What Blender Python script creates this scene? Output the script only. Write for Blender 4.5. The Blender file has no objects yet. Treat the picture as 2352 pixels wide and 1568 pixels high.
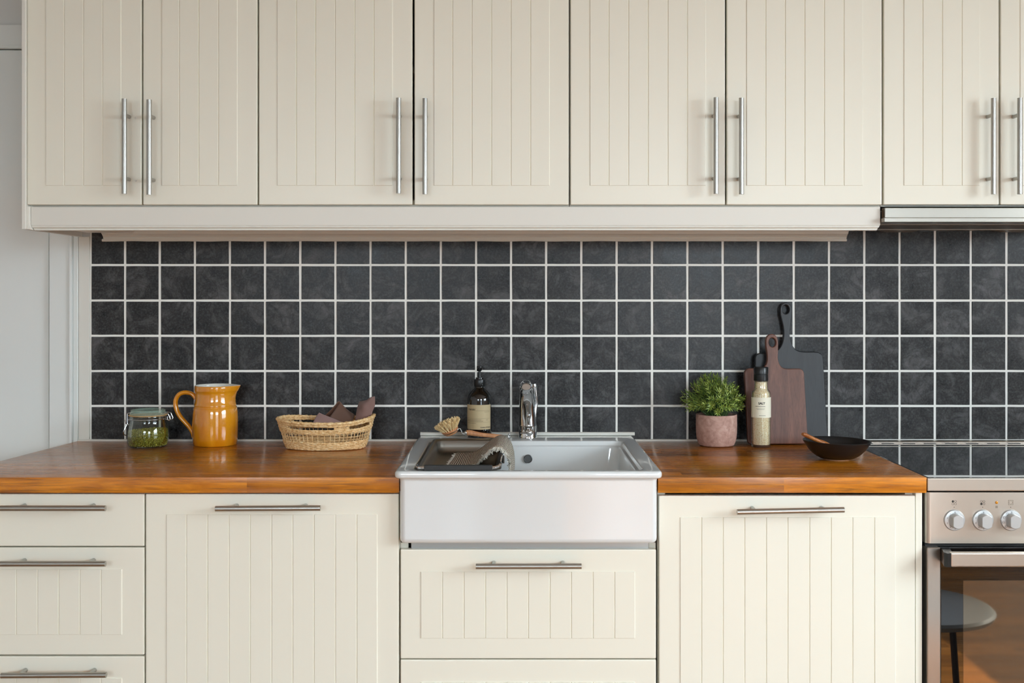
import bpy, bmesh, math, random
from mathutils import Vector, Matrix, noise
PI = math.pi
R = random.Random(7)
sc = bpy.context.scene
C = sc.collection

# ------------------------------------------------------------ camera
D = 3.15; FPX = 2504.0; VX = 1184.0; VY = 678.0; CZ = 1.32
cd = bpy.data.cameras.new('camera'); cam = bpy.data.objects.new('camera', cd); C.objects.link(cam)
cam.location = (0, -D, CZ); cam.rotation_euler = (PI / 2, 0, 0)
cd.sensor_width = 36.0; cd.lens = FPX / 2352 * 36
cd.shift_x = (1176 - VX) / 2352; cd.shift_y = -(784 - VY) / 2352
cd.clip_start = 0.05
sc.camera = cam
# ------------------------------------------------------------ world, sun, window light, exposure
w = bpy.data.worlds.new('sky'); sc.world = w; w.use_nodes = True
w.node_tree.nodes['Background'].inputs[0].default_value = (0.72, 0.85, 1.0, 1)
w.node_tree.nodes['Background'].inputs[1].default_value = 1.2
def area(name, loc, rot, sx, sy, power, col):
    l = bpy.data.lights.new(name, 'AREA'); l.shape = 'RECTANGLE'; l.size = sx; l.size_y = sy
    l.energy = power; l.color = col
    o = bpy.data.objects.new(name, l); C.objects.link(o); o.location = loc; o.rotation_euler = rot
    return o
# patches of open sky outside the windows: they shine down into the room through the openings
def sky_patch(loc, aim, sx, sy, power, col=(0.80, 0.897, 0.985)):
    o = area('sky_light', loc, (0, 0, 0), sx, sy, power, col)
    o.rotation_euler = (Vector(aim) - Vector(loc)).to_track_quat('-Z', 'Y').to_euler()
sky_patch((4.7, -2.7, 2.75), (1.6, -1.4, 0.9), 3.6, 2.4, 600)
sky_patch((1.7, -7.6, 3.0), (1.0, -2.5, 0.6), 3.6, 2.6, 640)
sky_patch((-1.4, -7.6, 3.0), (-0.6, -2.5, 0.8), 2.6, 2.2, 340)  # added fill: cool light for the left side through the made-up window
area('window_light', (-1.1, -5.56, 1.55), (PI / 2, 0, 0), 1.15, 1.15, 14, (0.82, 0.905, 0.98))  # added fill lamp in the made-up window on the left
area('window_light', (3.06, -2.45, 1.55), (0, PI / 2, 0), 1.15, 1.85, 46, (0.82, 0.905, 0.98))
area('window_light', (1.55, -5.56, 1.3), (PI / 2, 0, 0), 1.40, 1.90, 24, (0.82, 0.905, 0.98))
sun = bpy.data.lights.new('sun', 'SUN'); sun.energy = 18.0; sun.angle = math.radians(0.6); sun.color = (1.0, 0.90, 0.74)
so = bpy.data.objects.new('sun', sun); C.objects.link(so)
so.rotation_euler = Vector((-0.80, -0.12, -0.62)).to_track_quat('-Z', 'Y').to_euler()
sc.view_settings.view_transform = 'Standard'; sc.view_settings.look = 'None'
sc.view_settings.gamma = 1; sc.view_settings.use_curve_mapping = False
sc.view_settings.exposure = 0.16
sc.cycles.use_denoising = True
sc.cycles.max_bounces = 10; sc.cycles.diffuse_bounces = 5; sc.cycles.transparent_max_bounces = 16
sc.cycles.transmission_bounces = 10; sc.cycles.glossy_bounces = 5
sc.cycles.caustics_reflective = False; sc.cycles.caustics_refractive = False
sc.cycles.sample_clamp_indirect = 4

# photograph measurements (pixels of the 2352x1568 frame) to metres at a known distance y from the tiled wall
def X(px, y): return (px - VX) * (D + y) / FPX
def Z(py, y): return CZ - (py - VY) * (D + y) / FPX

# ------------------------------------------------------------ materials
def lin(c):
    return tuple(((v / 255) / 12.92 if v / 255 <= 0.04045 else ((v / 255 + 0.055) / 1.055) ** 2.4) for v in c) + (1,)
def mat(name, rgb=(200, 200, 200), rough=0.5, metal=0.0, **k):
    m = bpy.data.materials.new(name); m.use_nodes = True
    b = m.node_tree.nodes['Principled BSDF']
    b.inputs['Base Color'].default_value = lin(rgb); b.inputs['Roughness'].default_value = rough
    b.inputs['Metallic'].default_value = metal
    for kk, v in k.items(): b.inputs[kk.replace('_', ' ')].default_value = v
    return m
class N:
    def __init__(s, m): s.m = m; s.t = m.node_tree; s.b = s.t.nodes['Principled BSDF']
    def n(s, typ, **k):
        x = s.t.nodes.new(typ)
        for a, v in k.items():
            if hasattr(x, a): setattr(x, a, v)
            else: x.inputs[a.replace('_', ' ')].default_value = v
        return x
    def l(s, a, b): s.t.links.new(a, b)
    def coord(s, kind='Object'): return s.n('ShaderNodeTexCoord').outputs[kind]
    def mapping(s, vec, scale=(1, 1, 1), loc=(0, 0, 0)):
        mp = s.n('ShaderNodeMapping'); s.l(vec, mp.inputs[0]); mp.inputs['Scale'].default_value = scale
        mp.inputs['Location'].default_value = loc; return mp.outputs[0]
    def noise(s, vec, scale, detail=4, rough=0.5, dist=0.0):
        x = s.n('ShaderNodeTexNoise'); s.l(vec, x.inputs['Vector']); x.inputs['Scale'].default_value = scale
        x.inputs['Detail'].default_value = detail; x.inputs['Roughness'].default_value = rough
        x.inputs['Distortion'].default_value = dist; return x.outputs['Fac']
    def ramp(s, fac, stops):
        r = s.n('ShaderNodeValToRGB'); s.l(fac, r.inputs[0]); e = r.color_ramp.elements
        e[0].position, e[0].color = stops[0][0], lin(stops[0][1]); e[1].position, e[1].color = stops[-1][0], lin(stops[-1][1])
        for p, c in stops[1:-1]:
            q = e.new(p); q.color = lin(c)
        return r.outputs[0]
    def mix(s, fac, a, b, mode='MIX'):
        x = s.n('ShaderNodeMix'); x.data_type = 'RGBA'; x.blend_type = mode
        if hasattr(fac, 'node'): s.l(fac, x.inputs[0])
        else: x.inputs[0].default_value = fac
        for v, i in ((a, 6), (b, 7)):
            if hasattr(v, 'node'): s.l(v, x.inputs[i])
            else: x.inputs[i].default_value = v
        return x.outputs[2]
    def bump(s, h, strength=0.3, dist=0.001):
        x = s.n('ShaderNodeBump'); s.l(h, x.inputs['Height']); x.inputs['Strength'].default_value = strength
        x.inputs['Distance'].default_value = dist; s.l(x.outputs[0], s.b.inputs['Normal'])
    def math(s, op, a, b=0.0):
        x = s.n('ShaderNodeMath'); x.operation = op
        for v, i in ((a, 0), (b, 1)):
            if hasattr(v, 'node'): s.l(v, x.inputs[i])
            else: x.inputs[i].default_value = v
        return x.outputs[0]
    def maprange(s, v, a, b, c, d):
        x = s.n('ShaderNodeMapRange'); s.l(v, x.inputs[0])
        for i, q in enumerate((a, b, c, d)): x.inputs[i + 1].default_value = q
        return x.outputs[0]

def painted(name, rgb, rough=0.38, bump=0.06):
    m = mat(name, rgb, rough); n = N(m)
    h = n.noise(n.coord(), 60, 3); n.bump(h, bump, 0.0006); return m
M = {}
M['cream'] = painted('cream_lacquer', (234, 231, 216), 0.34)
M['cream_inner'] = painted('cream_carcass', (225, 222, 210), 0.45)
M['white_paint'] = painted('white_trim_paint', (224, 222, 213), 0.42)
M['wall_white'] = painted('white_wall_paint', (214, 214, 211), 0.6, 0.15)
M['door_white'] = painted('door_paint', (226, 229, 226), 0.5, 0.1)
M['grout'] = painted('white_grout', (246, 245, 238), 0.8, 0.5)
M['sealant'] = painted('sealant', (224, 222, 213), 0.5)
M['gap_shade'] = mat('gap_shade', (16, 15, 14), 0.8)  # near-black that paints in the shade of the door gap
M['black_plastic'] = mat('black_plastic', (14, 15, 16), 0.32)
M['black_matte'] = mat('black_matte', (26, 27, 28), 0.5)
M['chrome'] = mat('chrome', (226, 228, 230), 0.09, 1.0)
M['wire'] = mat('steel_wire', (205, 207, 209), 0.18, 1.0)

def brushed(name, rgb, rough, axis, strength=0.25):
    m = mat(name, rgb, rough, 1.0); n = N(m)
    sc_ = [900, 900, 900]; sc_[axis] = 6
    h = n.noise(n.mapping(n.coord(), tuple(sc_)), 1.0, 3)
    r = n.maprange(h, 0.3, 0.7, rough * 0.96, rough * 1.05); n.l(r, n.b.inputs['Roughness'])
    return m
M['steel_h'] = brushed('brushed_steel', (206, 196, 184), 0.33, 0)
M['steel_v'] = brushed('brushed_steel_upright', (196, 188, 178), 0.33, 2)
M['handle_steel'] = brushed('handle_steel', (178, 176, 170), 0.34, 2, 0.15)
M['tray_steel'] = mat('tray_steel', (136, 132, 125), 0.36, 1.0)
M['porcelain'] = mat('white_porcelain', (222, 226, 226), 0.10, Coat_Weight=0.6, Coat_Roughness=0.04)

def oak(name, light, dark, top):
    m = mat(name, light, 0.26, Coat_Weight=0.2, Coat_Roughness=0.12); n = N(m)
    g = n.n('ShaderNodeNewGeometry').outputs['Position']
    sep = n.n('ShaderNodeSeparateXYZ'); n.l(g, sep.inputs[0])
    comb = n.n('ShaderNodeCombineXYZ'); n.l(sep.outputs[0], comb.inputs[0]); n.l(sep.outputs[1], comb.inputs[1])
    br = n.n('ShaderNodeTexBrick'); n.l(comb.outputs[0], br.inputs['Vector'])
    br.inputs['Scale'].default_value = 1.0; br.inputs['Brick Width'].default_value = 0.62; br.inputs['Row Height'].default_value = 0.043
    br.inputs['Mortar Size'].default_value = 0.0; br.inputs['Bias'].default_value = 0.0; br.offset = 0.37; br.squash = 1.0
    br.inputs['Color1'].default_value = (0, 0, 0, 1); br.inputs['Color2'].default_value = (1, 1, 1, 1)
    wn = n.n('ShaderNodeTexWhiteNoise'); wn.noise_dimensions = '1D'; n.l(br.outputs['Color'], wn.inputs['W'])
    off = n.n('ShaderNodeVectorMath'); off.operation = 'ADD'
    sc3 = n.n('ShaderNodeVectorMath'); sc3.operation = 'SCALE'; n.l(br.outputs['Color'], sc3.inputs[0]); sc3.inputs['Scale'].default_value = 7.0
    n.l(g, off.inputs[0]); n.l(sc3.outputs[0], off.inputs[1])
    v = n.mapping(off.outputs[0], (5, 55, 55))
    a = n.noise(v, 1.0, 5, 0.62, 1.2)
    fine = n.noise(n.mapping(off.outputs[0], (9, 320, 320)), 1.0, 4, 0.6, 0.6)
    col = n.ramp(a, [(0.28, dark), (0.5, tuple((p + q) // 2 for p, q in zip(light, dark))), (0.72, light)])
    col = n.mix(n.maprange(fine, 0.50, 0.70, 0.0, 0.7), col, lin(tuple(int(c * 0.5) for c in dark)))
    hs = n.n('ShaderNodeHueSaturation'); n.l(col, hs.inputs['Color'])
    n.l(n.maprange(br.outputs['Color'], 0, 1, 0.66, 1.22), hs.inputs['Value'])
    n.l(hs.outputs[0], n.b.inputs['Base Color'])
    n.l(n.maprange(fine, 0.3, 0.7, 0.20, 0.32), n.b.inputs['Roughness'])
    n.bump(fine, 0.12, 0.0005); return m
M['oak'] = oak('oiled_oak', (220, 140, 36), (158, 88, 14), True)
M['floor'] = oak('floor_oak', (190, 130, 62), (150, 92, 38), True)

def slate():
    m = mat('slate_tile', (40, 41, 43), 0.42, Specular_IOR_Level=0.30); n = N(m)
    oi = n.n('ShaderNodeObjectInfo')
    g = n.n('ShaderNodeNewGeometry').outputs['Position']
    sc3 = n.n('ShaderNodeVectorMath'); sc3.operation = 'SCALE'
    cx = n.n('ShaderNodeCombineXYZ'); n.l(oi.outputs['Random'], cx.inputs[0]); n.l(oi.outputs['Random'], cx.inputs[2])
    n.l(cx.outputs[0], sc3.inputs[0]); sc3.inputs['Scale'].default_value = 37.0
    ad = n.n('ShaderNodeVectorMath'); ad.operation = 'ADD'; n.l(g, ad.inputs[0]); n.l(sc3.outputs[0], ad.inputs[1])
    v = ad.outputs[0]
    cl = n.noise(v, 15, 7, 0.68, 0.9)
    fi = n.noise(v, 170, 4, 0.65, 0.3)
    swirl = n.noise(n.mapping(v, (1, 1, 1)), 9, 2, 0.4, 3.0)
    sw = n.math('ABSOLUTE', n.math('SUBTRACT', swirl, 0.5))
    line = n.maprange(sw, 0.0, 0.03, 1.0, 0.0)
    col = n.ramp(cl, [(0.34, (17, 16, 16)), (0.5, (40, 39, 38)), (0.68, (84, 82, 82))])
    col = n.mix(n.maprange(fi, 0.45, 0.8, 0.0, 0.5), col, lin((98, 99, 102)))
    spk = n.noise(v, 420, 2, 0.5)
    col = n.mix(n.maprange(spk, 0.70, 0.78, 0.0, 0.55), col, lin((150, 150, 150)))
    col = n.mix(n.math('MULTIPLY', line, 0.5), col, lin((14, 14, 15)))
    hs = n.n('ShaderNodeHueSaturation'); n.l(col, hs.inputs['Color']); n.l(n.maprange(oi.outputs['Random'], 0, 1, 0.88, 1.12), hs.inputs['Value'])
    n.l(hs.outputs[0], n.b.inputs['Base Color'])
    n.l(n.maprange(cl, 0.3, 0.7, 0.26, 0.40), n.b.inputs['Roughness'])
    h = n.math('ADD', n.math('MULTIPLY', cl, 1.0), n.math('ADD', n.math('MULTIPLY', fi, 0.35), n.math('MULTIPLY', line, -0.06)))
    n.bump(h, 0.24, 0.0014); return m
M['slate'] = slate()

def walnut(name, a, b, rough):
    m = mat(name, a, rough); n = N(m)
    f = n.noise(n.mapping(n.coord(), (42, 42, 3.5)), 1.0, 5, 0.6, 0.8)
    f2 = n.noise(n.mapping(n.coord(), (400, 400, 12)), 1.0, 3, 0.6)
    col = n.ramp(f, [(0.3, b), (0.7, a)])
    col = n.mix(n.maprange(f2, 0.5, 0.75, 0, 0.5), col, lin(tuple(int(c * 0.6) for c in b)))
    n.l(col, n.b.inputs['Base Color']); n.bump(f2, 0.1, 0.0004); return m
M['walnut'] = walnut('walnut', (126, 84, 68), (88, 57, 48), 0.45)
M['black_wood'] = walnut('black_stained_wood', (44, 46, 49), (34, 36, 39), 0.42)
M['beech'] = walnut('beech', (206, 150, 106), (184, 122, 80), 0.5)
M['spoon_wood'] = walnut('spoon_wood', (190, 118, 56), (150, 84, 34), 0.42)

M['ochre'] = mat('ochre_glaze', (214, 134, 20), 0.12, Coat_Weight=0.9, Coat_Roughness=0.03, Coat_IOR=1.6)
n = N(M['ochre'])
g1 = n.noise(n.mapping(n.coord(), (30, 30, 5)), 1.0, 4); g2 = n.noise(n.coord(), 600, 2)
col = n.ramp(g1, [(0.3, (212, 128, 8)), (0.7, (234, 158, 30))])
col = n.mix(n.maprange(g2, 0.55, 0.75, 0, 0.5), col, lin((176, 100, 8)))
n.l(col, n.b.inputs['Base Color']); n.bump(n.noise(n.coord(), 90, 3), 0.08, 0.001)
M['jug_inner'] = mat('white_glaze', (226, 224, 214), 0.15)
M['concrete'] = mat('pink_concrete', (196, 160, 152), 0.8); n = N(M['concrete'])
g1 = n.noise(n.coord(), 60, 5, 0.65, 0.5); g2 = n.noise(n.coord(), 330, 3)
n.l(n.ramp(g1, [(0.3, (160, 120, 108)), (0.55, (190, 152, 138)), (0.75, (208, 176, 164))]), n.b.inputs['Base Color'])
n.bump(n.math('ADD', g1, g2), 0.45, 0.0012)
M['soil'] = mat('soil', (38, 28, 22), 0.9)
M['leaf'] = mat('rosemary_leaf', (96, 130, 52), 0.42); n = N(M['leaf'])
n.l(n.ramp(n.noise(n.coord(), 55, 3, 0.7), [(0.3, (58, 88, 52)), (0.42, (104, 130, 58)), (0.55, (154, 174, 72)), (0.70, (212, 218, 134))]), n.b.inputs['Base Color'])
M['stem'] = mat('green_stem', (74, 104, 52), 0.6)

def glass(name, rgb=(255, 255, 255), rough=0.0, gloss=0.10):
    # thin clear pane: real transparency with a mirror share, lets light through
    m = bpy.data.materials.new(name); m.use_nodes = True; t = m.node_tree
    t.nodes.clear(); o = t.nodes.new('ShaderNodeOutputMaterial'); mx = t.nodes.new('ShaderNodeMixShader')
    tr = t.nodes.new('ShaderNodeBsdfTransparent'); gl = t.nodes.new('ShaderNodeBsdfGlossy')
    lw = t.nodes.new('ShaderNodeLayerWeight'); lw.inputs[0].default_value = 0.18
    mr = t.nodes.new('ShaderNodeMapRange'); mr.inputs[3].default_value = gloss; mr.inputs[4].default_value = 0.6
    tr.inputs[0].default_value = lin(rgb); gl.inputs['Roughness'].default_value = rough
    t.links.new(lw.outputs['Fresnel'], mr.inputs[0]); t.links.new(mr.outputs[0], mx.inputs[0])
    t.links.new(tr.outputs[0], mx.inputs[1]); t.links.new(gl.outputs[0], mx.inputs[2]); t.links.new(mx.outputs[0], o.inputs[0])
    return m
M['jar_glass'] = glass('jar_glass', (251, 254, 252), 0.0, 0.03)
M['green_glass'] = mat('green_glass', (190, 220, 202), 0.05, Alpha=0.26)
M['pane'] = glass('window_pane', (250, 252, 252), 0.0, 0.03)
M['bean'] = mat('mung_bean', (160, 156, 44), 0.3); n = N(M['bean'])
n.l(n.ramp(n.noise(n.coord(), 260, 2), [(0.3, (82, 74, 20)), (0.5, (140, 132, 38)), (0.7, (198, 188, 84))]), n.b.inputs['Base Color'])
M['rubber'] = mat('rubber_ring', (214, 170, 110), 0.5)
M['straw'] = mat('seagrass', (214, 172, 112), 0.6); n = N(M['straw'])
n.l(n.ramp(n.noise(n.coord(), 130, 4, 0.7), [(0.3, (196, 146, 86)), (0.5, (236, 198, 142)), (0.72, (250, 230, 188))]), n.b.inputs['Base Color'])
def cloth(name, rgb):
    m = mat(name, rgb, 0.9, Sheen_Weight=0.15); n = N(m)
    n.bump(n.noise(n.coord(), 900, 2), 0.3, 0.0005); return m
M['napkin_brown'] = cloth('brown_linen', (112, 80, 64))
M['napkin_pink'] = cloth('rose_brown_linen', (158, 124, 118))
M['napkin_mauve'] = cloth('mauve_brown_linen', (132, 102, 94))
M['amber'] = mat('dark_amber_glass', (5, 3, 2), 0.05, Coat_Weight=1.0, Coat_Roughness=0.02)
M['kraft'] = mat('kraft_label', (190, 170, 132), 0.6)
M['ink'] = mat('ink', (36, 32, 26), 0.7)
M['ink_soft'] = mat('soft_ink', (110, 100, 78), 0.7)
M['cream_label'] = mat('cream_label', (240, 234, 212), 0.55)
M['salt'] = mat('spiced_salt', (222, 190, 140), 0.8); n = N(M['salt'])
c1 = n.ramp(n.noise(n.coord(), 420, 3, 0.6), [(0.32, (200, 140, 88)), (0.42, (244, 208, 164)), (0.7, (255, 240, 216))])
c2 = n.noise(n.coord(), 120, 2); n.l(n.mix(n.maprange(c2, 0.62, 0.72, 0, 0.5), c1, lin((130, 84, 40))), n.b.inputs['Base Color'])
n.bump(n.noise(n.coord(), 500, 2), 0.5, 0.001)
M['bowl'] = mat('black_stoneware', (19, 20, 22), 0.36)
M['bowl_foot'] = mat('bare_clay', (206, 156, 118), 0.8)
M['bristle'] = mat('plant_bristle', (226, 188, 120), 0.7); n = N(M['bristle'])
n.l(n.ramp(n.noise(n.mapping(n.coord(), (500, 500, 60)), 1, 2), [(0.3, (246, 208, 140)), (0.7, (255, 240, 198))]), n.b.inputs['Base Color'])
M['hob_glass'] = mat('black_ceramic_glass', (10, 11, 12), 0.03, Coat_Weight=1.0, Coat_Roughness=0.0, Coat_IOR=1.9)
M['oven_glass'] = mat('dark_oven_glass', (12, 11, 11), 0.04, Coat_Weight=1.0, Coat_Roughness=0.01, Coat_IOR=1.7)
M['oven_window'] = mat('oven_window_glass', (140, 128, 112), 0.04, 0.85)
M['knob'] = mat('silver_knob', (206, 208, 208), 0.30, 0.55)
M['amber_lamp'] = mat('amber_lens', (200, 130, 20), 0.15)
M['seat_grey'] = mat('grey_seat', (196, 200, 204), 0.4)
M['lens'] = mat('lamp_lens', (120, 116, 110), 0.35)

def striped_cloth():
    m = mat('striped_cloth', (120, 100, 84), 0.95); n = N(m)
    uv = n.coord('UV'); wv = n.n('ShaderNodeTexWave'); wv.wave_type = 'BANDS'; wv.bands_direction = 'X'; wv.wave_profile = 'SIN'
    n.l(uv, wv.inputs['Vector']); wv.inputs['Scale'].default_value = 18.0; wv.inputs['Distortion'].default_value = 1.6
    wv.inputs['Detail'].default_value = 1.5; wv.inputs['Detail Scale'].default_value = 3.0
    n.l(n.ramp(wv.outputs['Fac'], [(0.30, (74, 58, 48)), (0.42, (136, 114, 98)), (0.56, (232, 222, 206))]), n.b.inputs['Base Color'])
    n.bump(wv.outputs['Fac'], 0.6, 0.002); return m
M['striped'] = striped_cloth()
M['fringe'] = mat('white_fringe', (228, 224, 214), 0.9)

# ------------------------------------------------------------ mesh builder
class MB:
    hard = False
    def __init__(s): s.v = []; s.f = []; s.uv = None
    def add(s, vs, fs):
        o = len(s.v); s.v += [tuple(p) for p in vs]; s.f += [tuple(i + o for i in f) for f in fs]; return s
    def box(s, x0, x1, y0, y1, z0, z1, c=0.0):
        if c <= 0:
            v = [(x, y, z) for z in (z0, z1) for y in (y0, y1) for x in (x0, x1)]
            return s.add(v, [(0, 2, 3, 1), (4, 5, 7, 6), (0, 1, 5, 4), (2, 6, 7, 3), (0, 4, 6, 2), (1, 3, 7, 5)])
        bm = bmesh.new(); bmesh.ops.create_cube(bm, size=1.0)
        for q in bm.verts: q.co = Vector(((x0 + x1) / 2 + q.co.x * (x1 - x0), (y0 + y1) / 2 + q.co.y * (y1 - y0), (z0 + z1) / 2 + q.co.z * (z1 - z0)))
        s.hard = True
        bmesh.ops.bevel(bm, geom=bm.edges[:], offset=c, segments=2 if c > 0.002 else 1, profile=0.6, affect='EDGES')
        return s.bm(bm)
    def bm(s, bm):
        bm.verts.index_update(); s.add([q.co[:] for q in bm.verts], [[q.index for q in f.verts] for f in bm.faces]); bm.free(); return s
    def loft(s, rings, cap0=True, cap1=True, closed=True):
        k = len(rings[0]); o = len(s.v); fs = []
        for r in rings: s.v += [tuple(p) for p in r]
        for i in range(len(rings) - 1):
            for j in range(k if closed else k - 1):
                a, b = o + i * k + j, o + i * k + (j + 1) % k
                fs.append((a, b, b + k, a + k))
        if cap0: fs.append(tuple(o + j for j in range(k))[::-1])
        if cap1: fs.append(tuple(o + (len(rings) - 1) * k + j for j in range(k)))
        s.f += fs; return s
    def lathe(s, prof, cx, cy, n=48, cap0=True, cap1=True):
        return s.loft([[(cx + r * math.cos(2 * PI * j / n), cy + r * math.sin(2 * PI * j / n), z) for j in range(n)] for r, z in prof], cap0, cap1)
    def tube(s, pts, r, n=10, closed=False, cap=True, flat=None):
        pts = [Vector(p) for p in pts]; rs = r if isinstance(r, (list, tuple)) else [r] * len(pts)
        rings = []; up = None
        for i, p in enumerate(pts):
            if closed: t = pts[(i + 1) % len(pts)] - pts[i - 1]
            else: t = pts[min(i + 1, len(pts) - 1)] - pts[max(i - 1, 0)]
            t.normalize()
            if up is None:
                a = Vector((0, 0, 1)) if abs(t.z) < 0.9 else Vector((1, 0, 0))
                up = (a - t * a.dot(t)).normalized()
            else:
                up = (up - t * up.dot(t)); up = up.normalized() if up.length > 1e-6 else Vector((1, 0, 0))
            sd = t.cross(up); fl = flat or 1.0
            rings.append([p + up * (rs[i] * math.cos(2 * PI * j / n) * fl) + sd * (rs[i] * math.sin(2 * PI * j / n)) for j in range(n)])
        if closed: rings.append(rings[0]); return s.loft(rings, False, False)
        return s.loft(rings, cap, cap)
    def ball(s, c, r, sub=1, sq=(1, 1, 1)):
        bm = bmesh.new(); bmesh.ops.create_icosphere(bm, subdivisions=sub, radius=r)
        for q in bm.verts: q.co = Vector((q.co.x * sq[0], q.co.y * sq[1], q.co.z * sq[2])) + Vector(c)
        return s.bm(bm)
    def prism(s, poly, y0, y1, ch=0.0, T=None):
        # polygon in XZ extruded along Y with chamfered rims
        def inset(pl, d):
            out = []; k = len(pl)
            for i in range(k):
                a, b, c = Vector(pl[i - 1]), Vector(pl[i]), Vector(pl[(i + 1) % k])
                n1 = (b - a); n1 = Vector((-n1.y, n1.x)).normalized(); n2 = (c - b); n2 = Vector((-n2.y, n2.x)).normalized()
                m_ = (n1 + n2); m_ = m_.normalized() if m_.length > 1e-6 else n1
                out.append(b + m_ * d / max(0.5, m_.dot(n1)))
            return out
        area2 = sum(poly[i - 1][0] * poly[i][1] - poly[i][0] * poly[i - 1][1] for i in range(len(poly)))
        pl = poly if area2 > 0 else poly[::-1]
        rings = []
        seq = [(y0, ch), (y0 + ch * 0.35, ch * 0.35), (y0 + ch, 0), (y1 - ch, 0), (y1 - ch * 0.35, ch * 0.35), (y1, ch)] if ch > 0 else [(y0, 0), (y1, 0)]
        for y, d in seq:
            q = inset(pl, d) if d > 0 else [Vector(p) for p in pl]
            rings.append([(p.x, y, p.y) for p in q])
        return s.loft(rings)

ROOT = {}
def link(name, me, m, parent=None, loc=(0, 0, 0)):
    o = bpy.data.objects.new(name, me); C.objects.link(o)
    if m is not None and len(me.materials) == 0: me.materials.append(m)
    if parent is not None: o.parent = parent
    o.location = loc; return o
def root_of(p):
    while p.parent is not None: p = p.parent
    return p
def mesh(name, mb, m, off=(0, 0, 0), ang=35, smooth=True):
    me = bpy.data.meshes.new(name)
    me.from_pydata([(v[0] - off[0], v[1] - off[1], v[2] - off[2]) for v in mb.v], [], mb.f)
    if mb.uv:
        ul = me.uv_layers.new(name='UVMap')
        for lp in me.loops: ul.data[lp.index].uv = mb.uv[lp.vertex_index]
    me.update()
    bm = bmesh.new(); bm.from_mesh(me); bmesh.ops.recalc_face_normals(bm, faces=bm.faces[:]); bm.to_mesh(me); bm.free()
    if smooth:
        ang = 12 if mb.hard else ang
        me.shade_smooth(); me.set_sharp_from_angle(angle=math.radians(ang))
    if m is not None: me.materials.append(m)
    return me
def part(name, mb, m, parent=None, ang=35, label=None, kind=None, smooth=True):
    off = tuple(root_of(parent).location) if parent is not None else (0, 0, 0)
    o = link(name, mesh(name, mb, m, off, ang, smooth), m, parent)
    if label: o['label'] = label
    if kind: o['kind'] = kind
    return o
def tag(o, label, cat, group=None):
    o['label'] = label; o['category'] = cat
    if group: o['group'] = group
    return o
def thing(name, label, cat, loc=(0, 0, 0), group=None):
    o = bpy.data.objects.new(name, None); C.objects.link(o); o.location = loc; o.empty_display_size = 0.05
    return tag(o, label, cat, group)
def solo(name, mb, m, label, cat, loc=(0, 0, 0), ang=35, group=None):
    o = link(name, mesh(name, mb, m, loc, ang), m, None, loc); return tag(o, label, cat, group)
def struct(name, mb=None, m=None, parent=None, ang=35):
    if mb is None:
        o = bpy.data.objects.new(name, None); C.objects.link(o)
    else: o = part(name, mb, m, parent, ang)
    if parent is None: o['kind'] = 'structure'
    return o
def rrect(x0, x1, y0, y1, r, z, k=6):
    pts = []
    for cx, cy, a0 in ((x1 - r, y1 - r, 0), (x0 + r, y1 - r, PI / 2), (x0 + r, y0 + r, PI), (x1 - r, y0 + r, 1.5 * PI)):
        for i in range(k + 1):
            a = a0 + PI / 2 * i / k; pts.append((cx + r * math.cos(a), cy + r * math.sin(a), z))
    return pts
def circle(cx, cz, r, y, n=40): return [(cx + r * math.cos(2 * PI * j / n), y, cz + r * math.sin(2 * PI * j / n)) for j in range(n)]
def smoothpath(pts, n=8):
    pts = [Vector(p) for p in pts]; out = []
    P = [pts[0]] + pts + [pts[-1]]
    for i in range(1, len(P) - 2):
        for j in range(n):
            t = j / n
            out.append(0.5 * ((2 * P[i]) + (-P[i - 1] + P[i + 1]) * t + (2 * P[i - 1] - 5 * P[i] + 4 * P[i + 1] - P[i + 2]) * t * t + (-P[i - 1] + 3 * P[i] - 3 * P[i + 1] + P[i + 2]) * t ** 3))
    out.append(pts[-1]); return out

def lettering(name, text, size, fn, m, parent, align='CENTER', bold=0.0):
    cu = bpy.data.curves.new('t', 'FONT'); cu.body = text; cu.size = size; cu.align_x = align; cu.offset = bold; cu.resolution_u = 3
    t = bpy.data.objects.new('t', cu); C.objects.link(t)
    me = bpy.data.meshes.new_from_object(t.evaluated_get(bpy.context.evaluated_depsgraph_get()))
    C.objects.unlink(t); bpy.data.objects.remove(t)
    off = root_of(parent).location
    for v in me.vertices: v.co = Vector(fn(v.co.x, v.co.y)) - off
    me.materials.clear(); me.materials.append(m)
    return link(name, me, m, parent)

# ============================================================ SETTING
XL, XR, YF, H = -2.3, 2.9, -5.4, 2.5
f = MB(); f.box(XL - .1, XR + .1, YF - .1, 0.16, -0.1, 0.0); struct('floor', f, M['floor'])
f = MB(); f.box(XL - .1, XR + .1, YF - .1, 0.16, H, H + 0.1); struct('ceiling', f, M['wall_white'])
f = MB(); f.box(XL - .1, XL, YF - .1, 0.16, 0, H); struct('wall_left', f, M['wall_white'])

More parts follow.
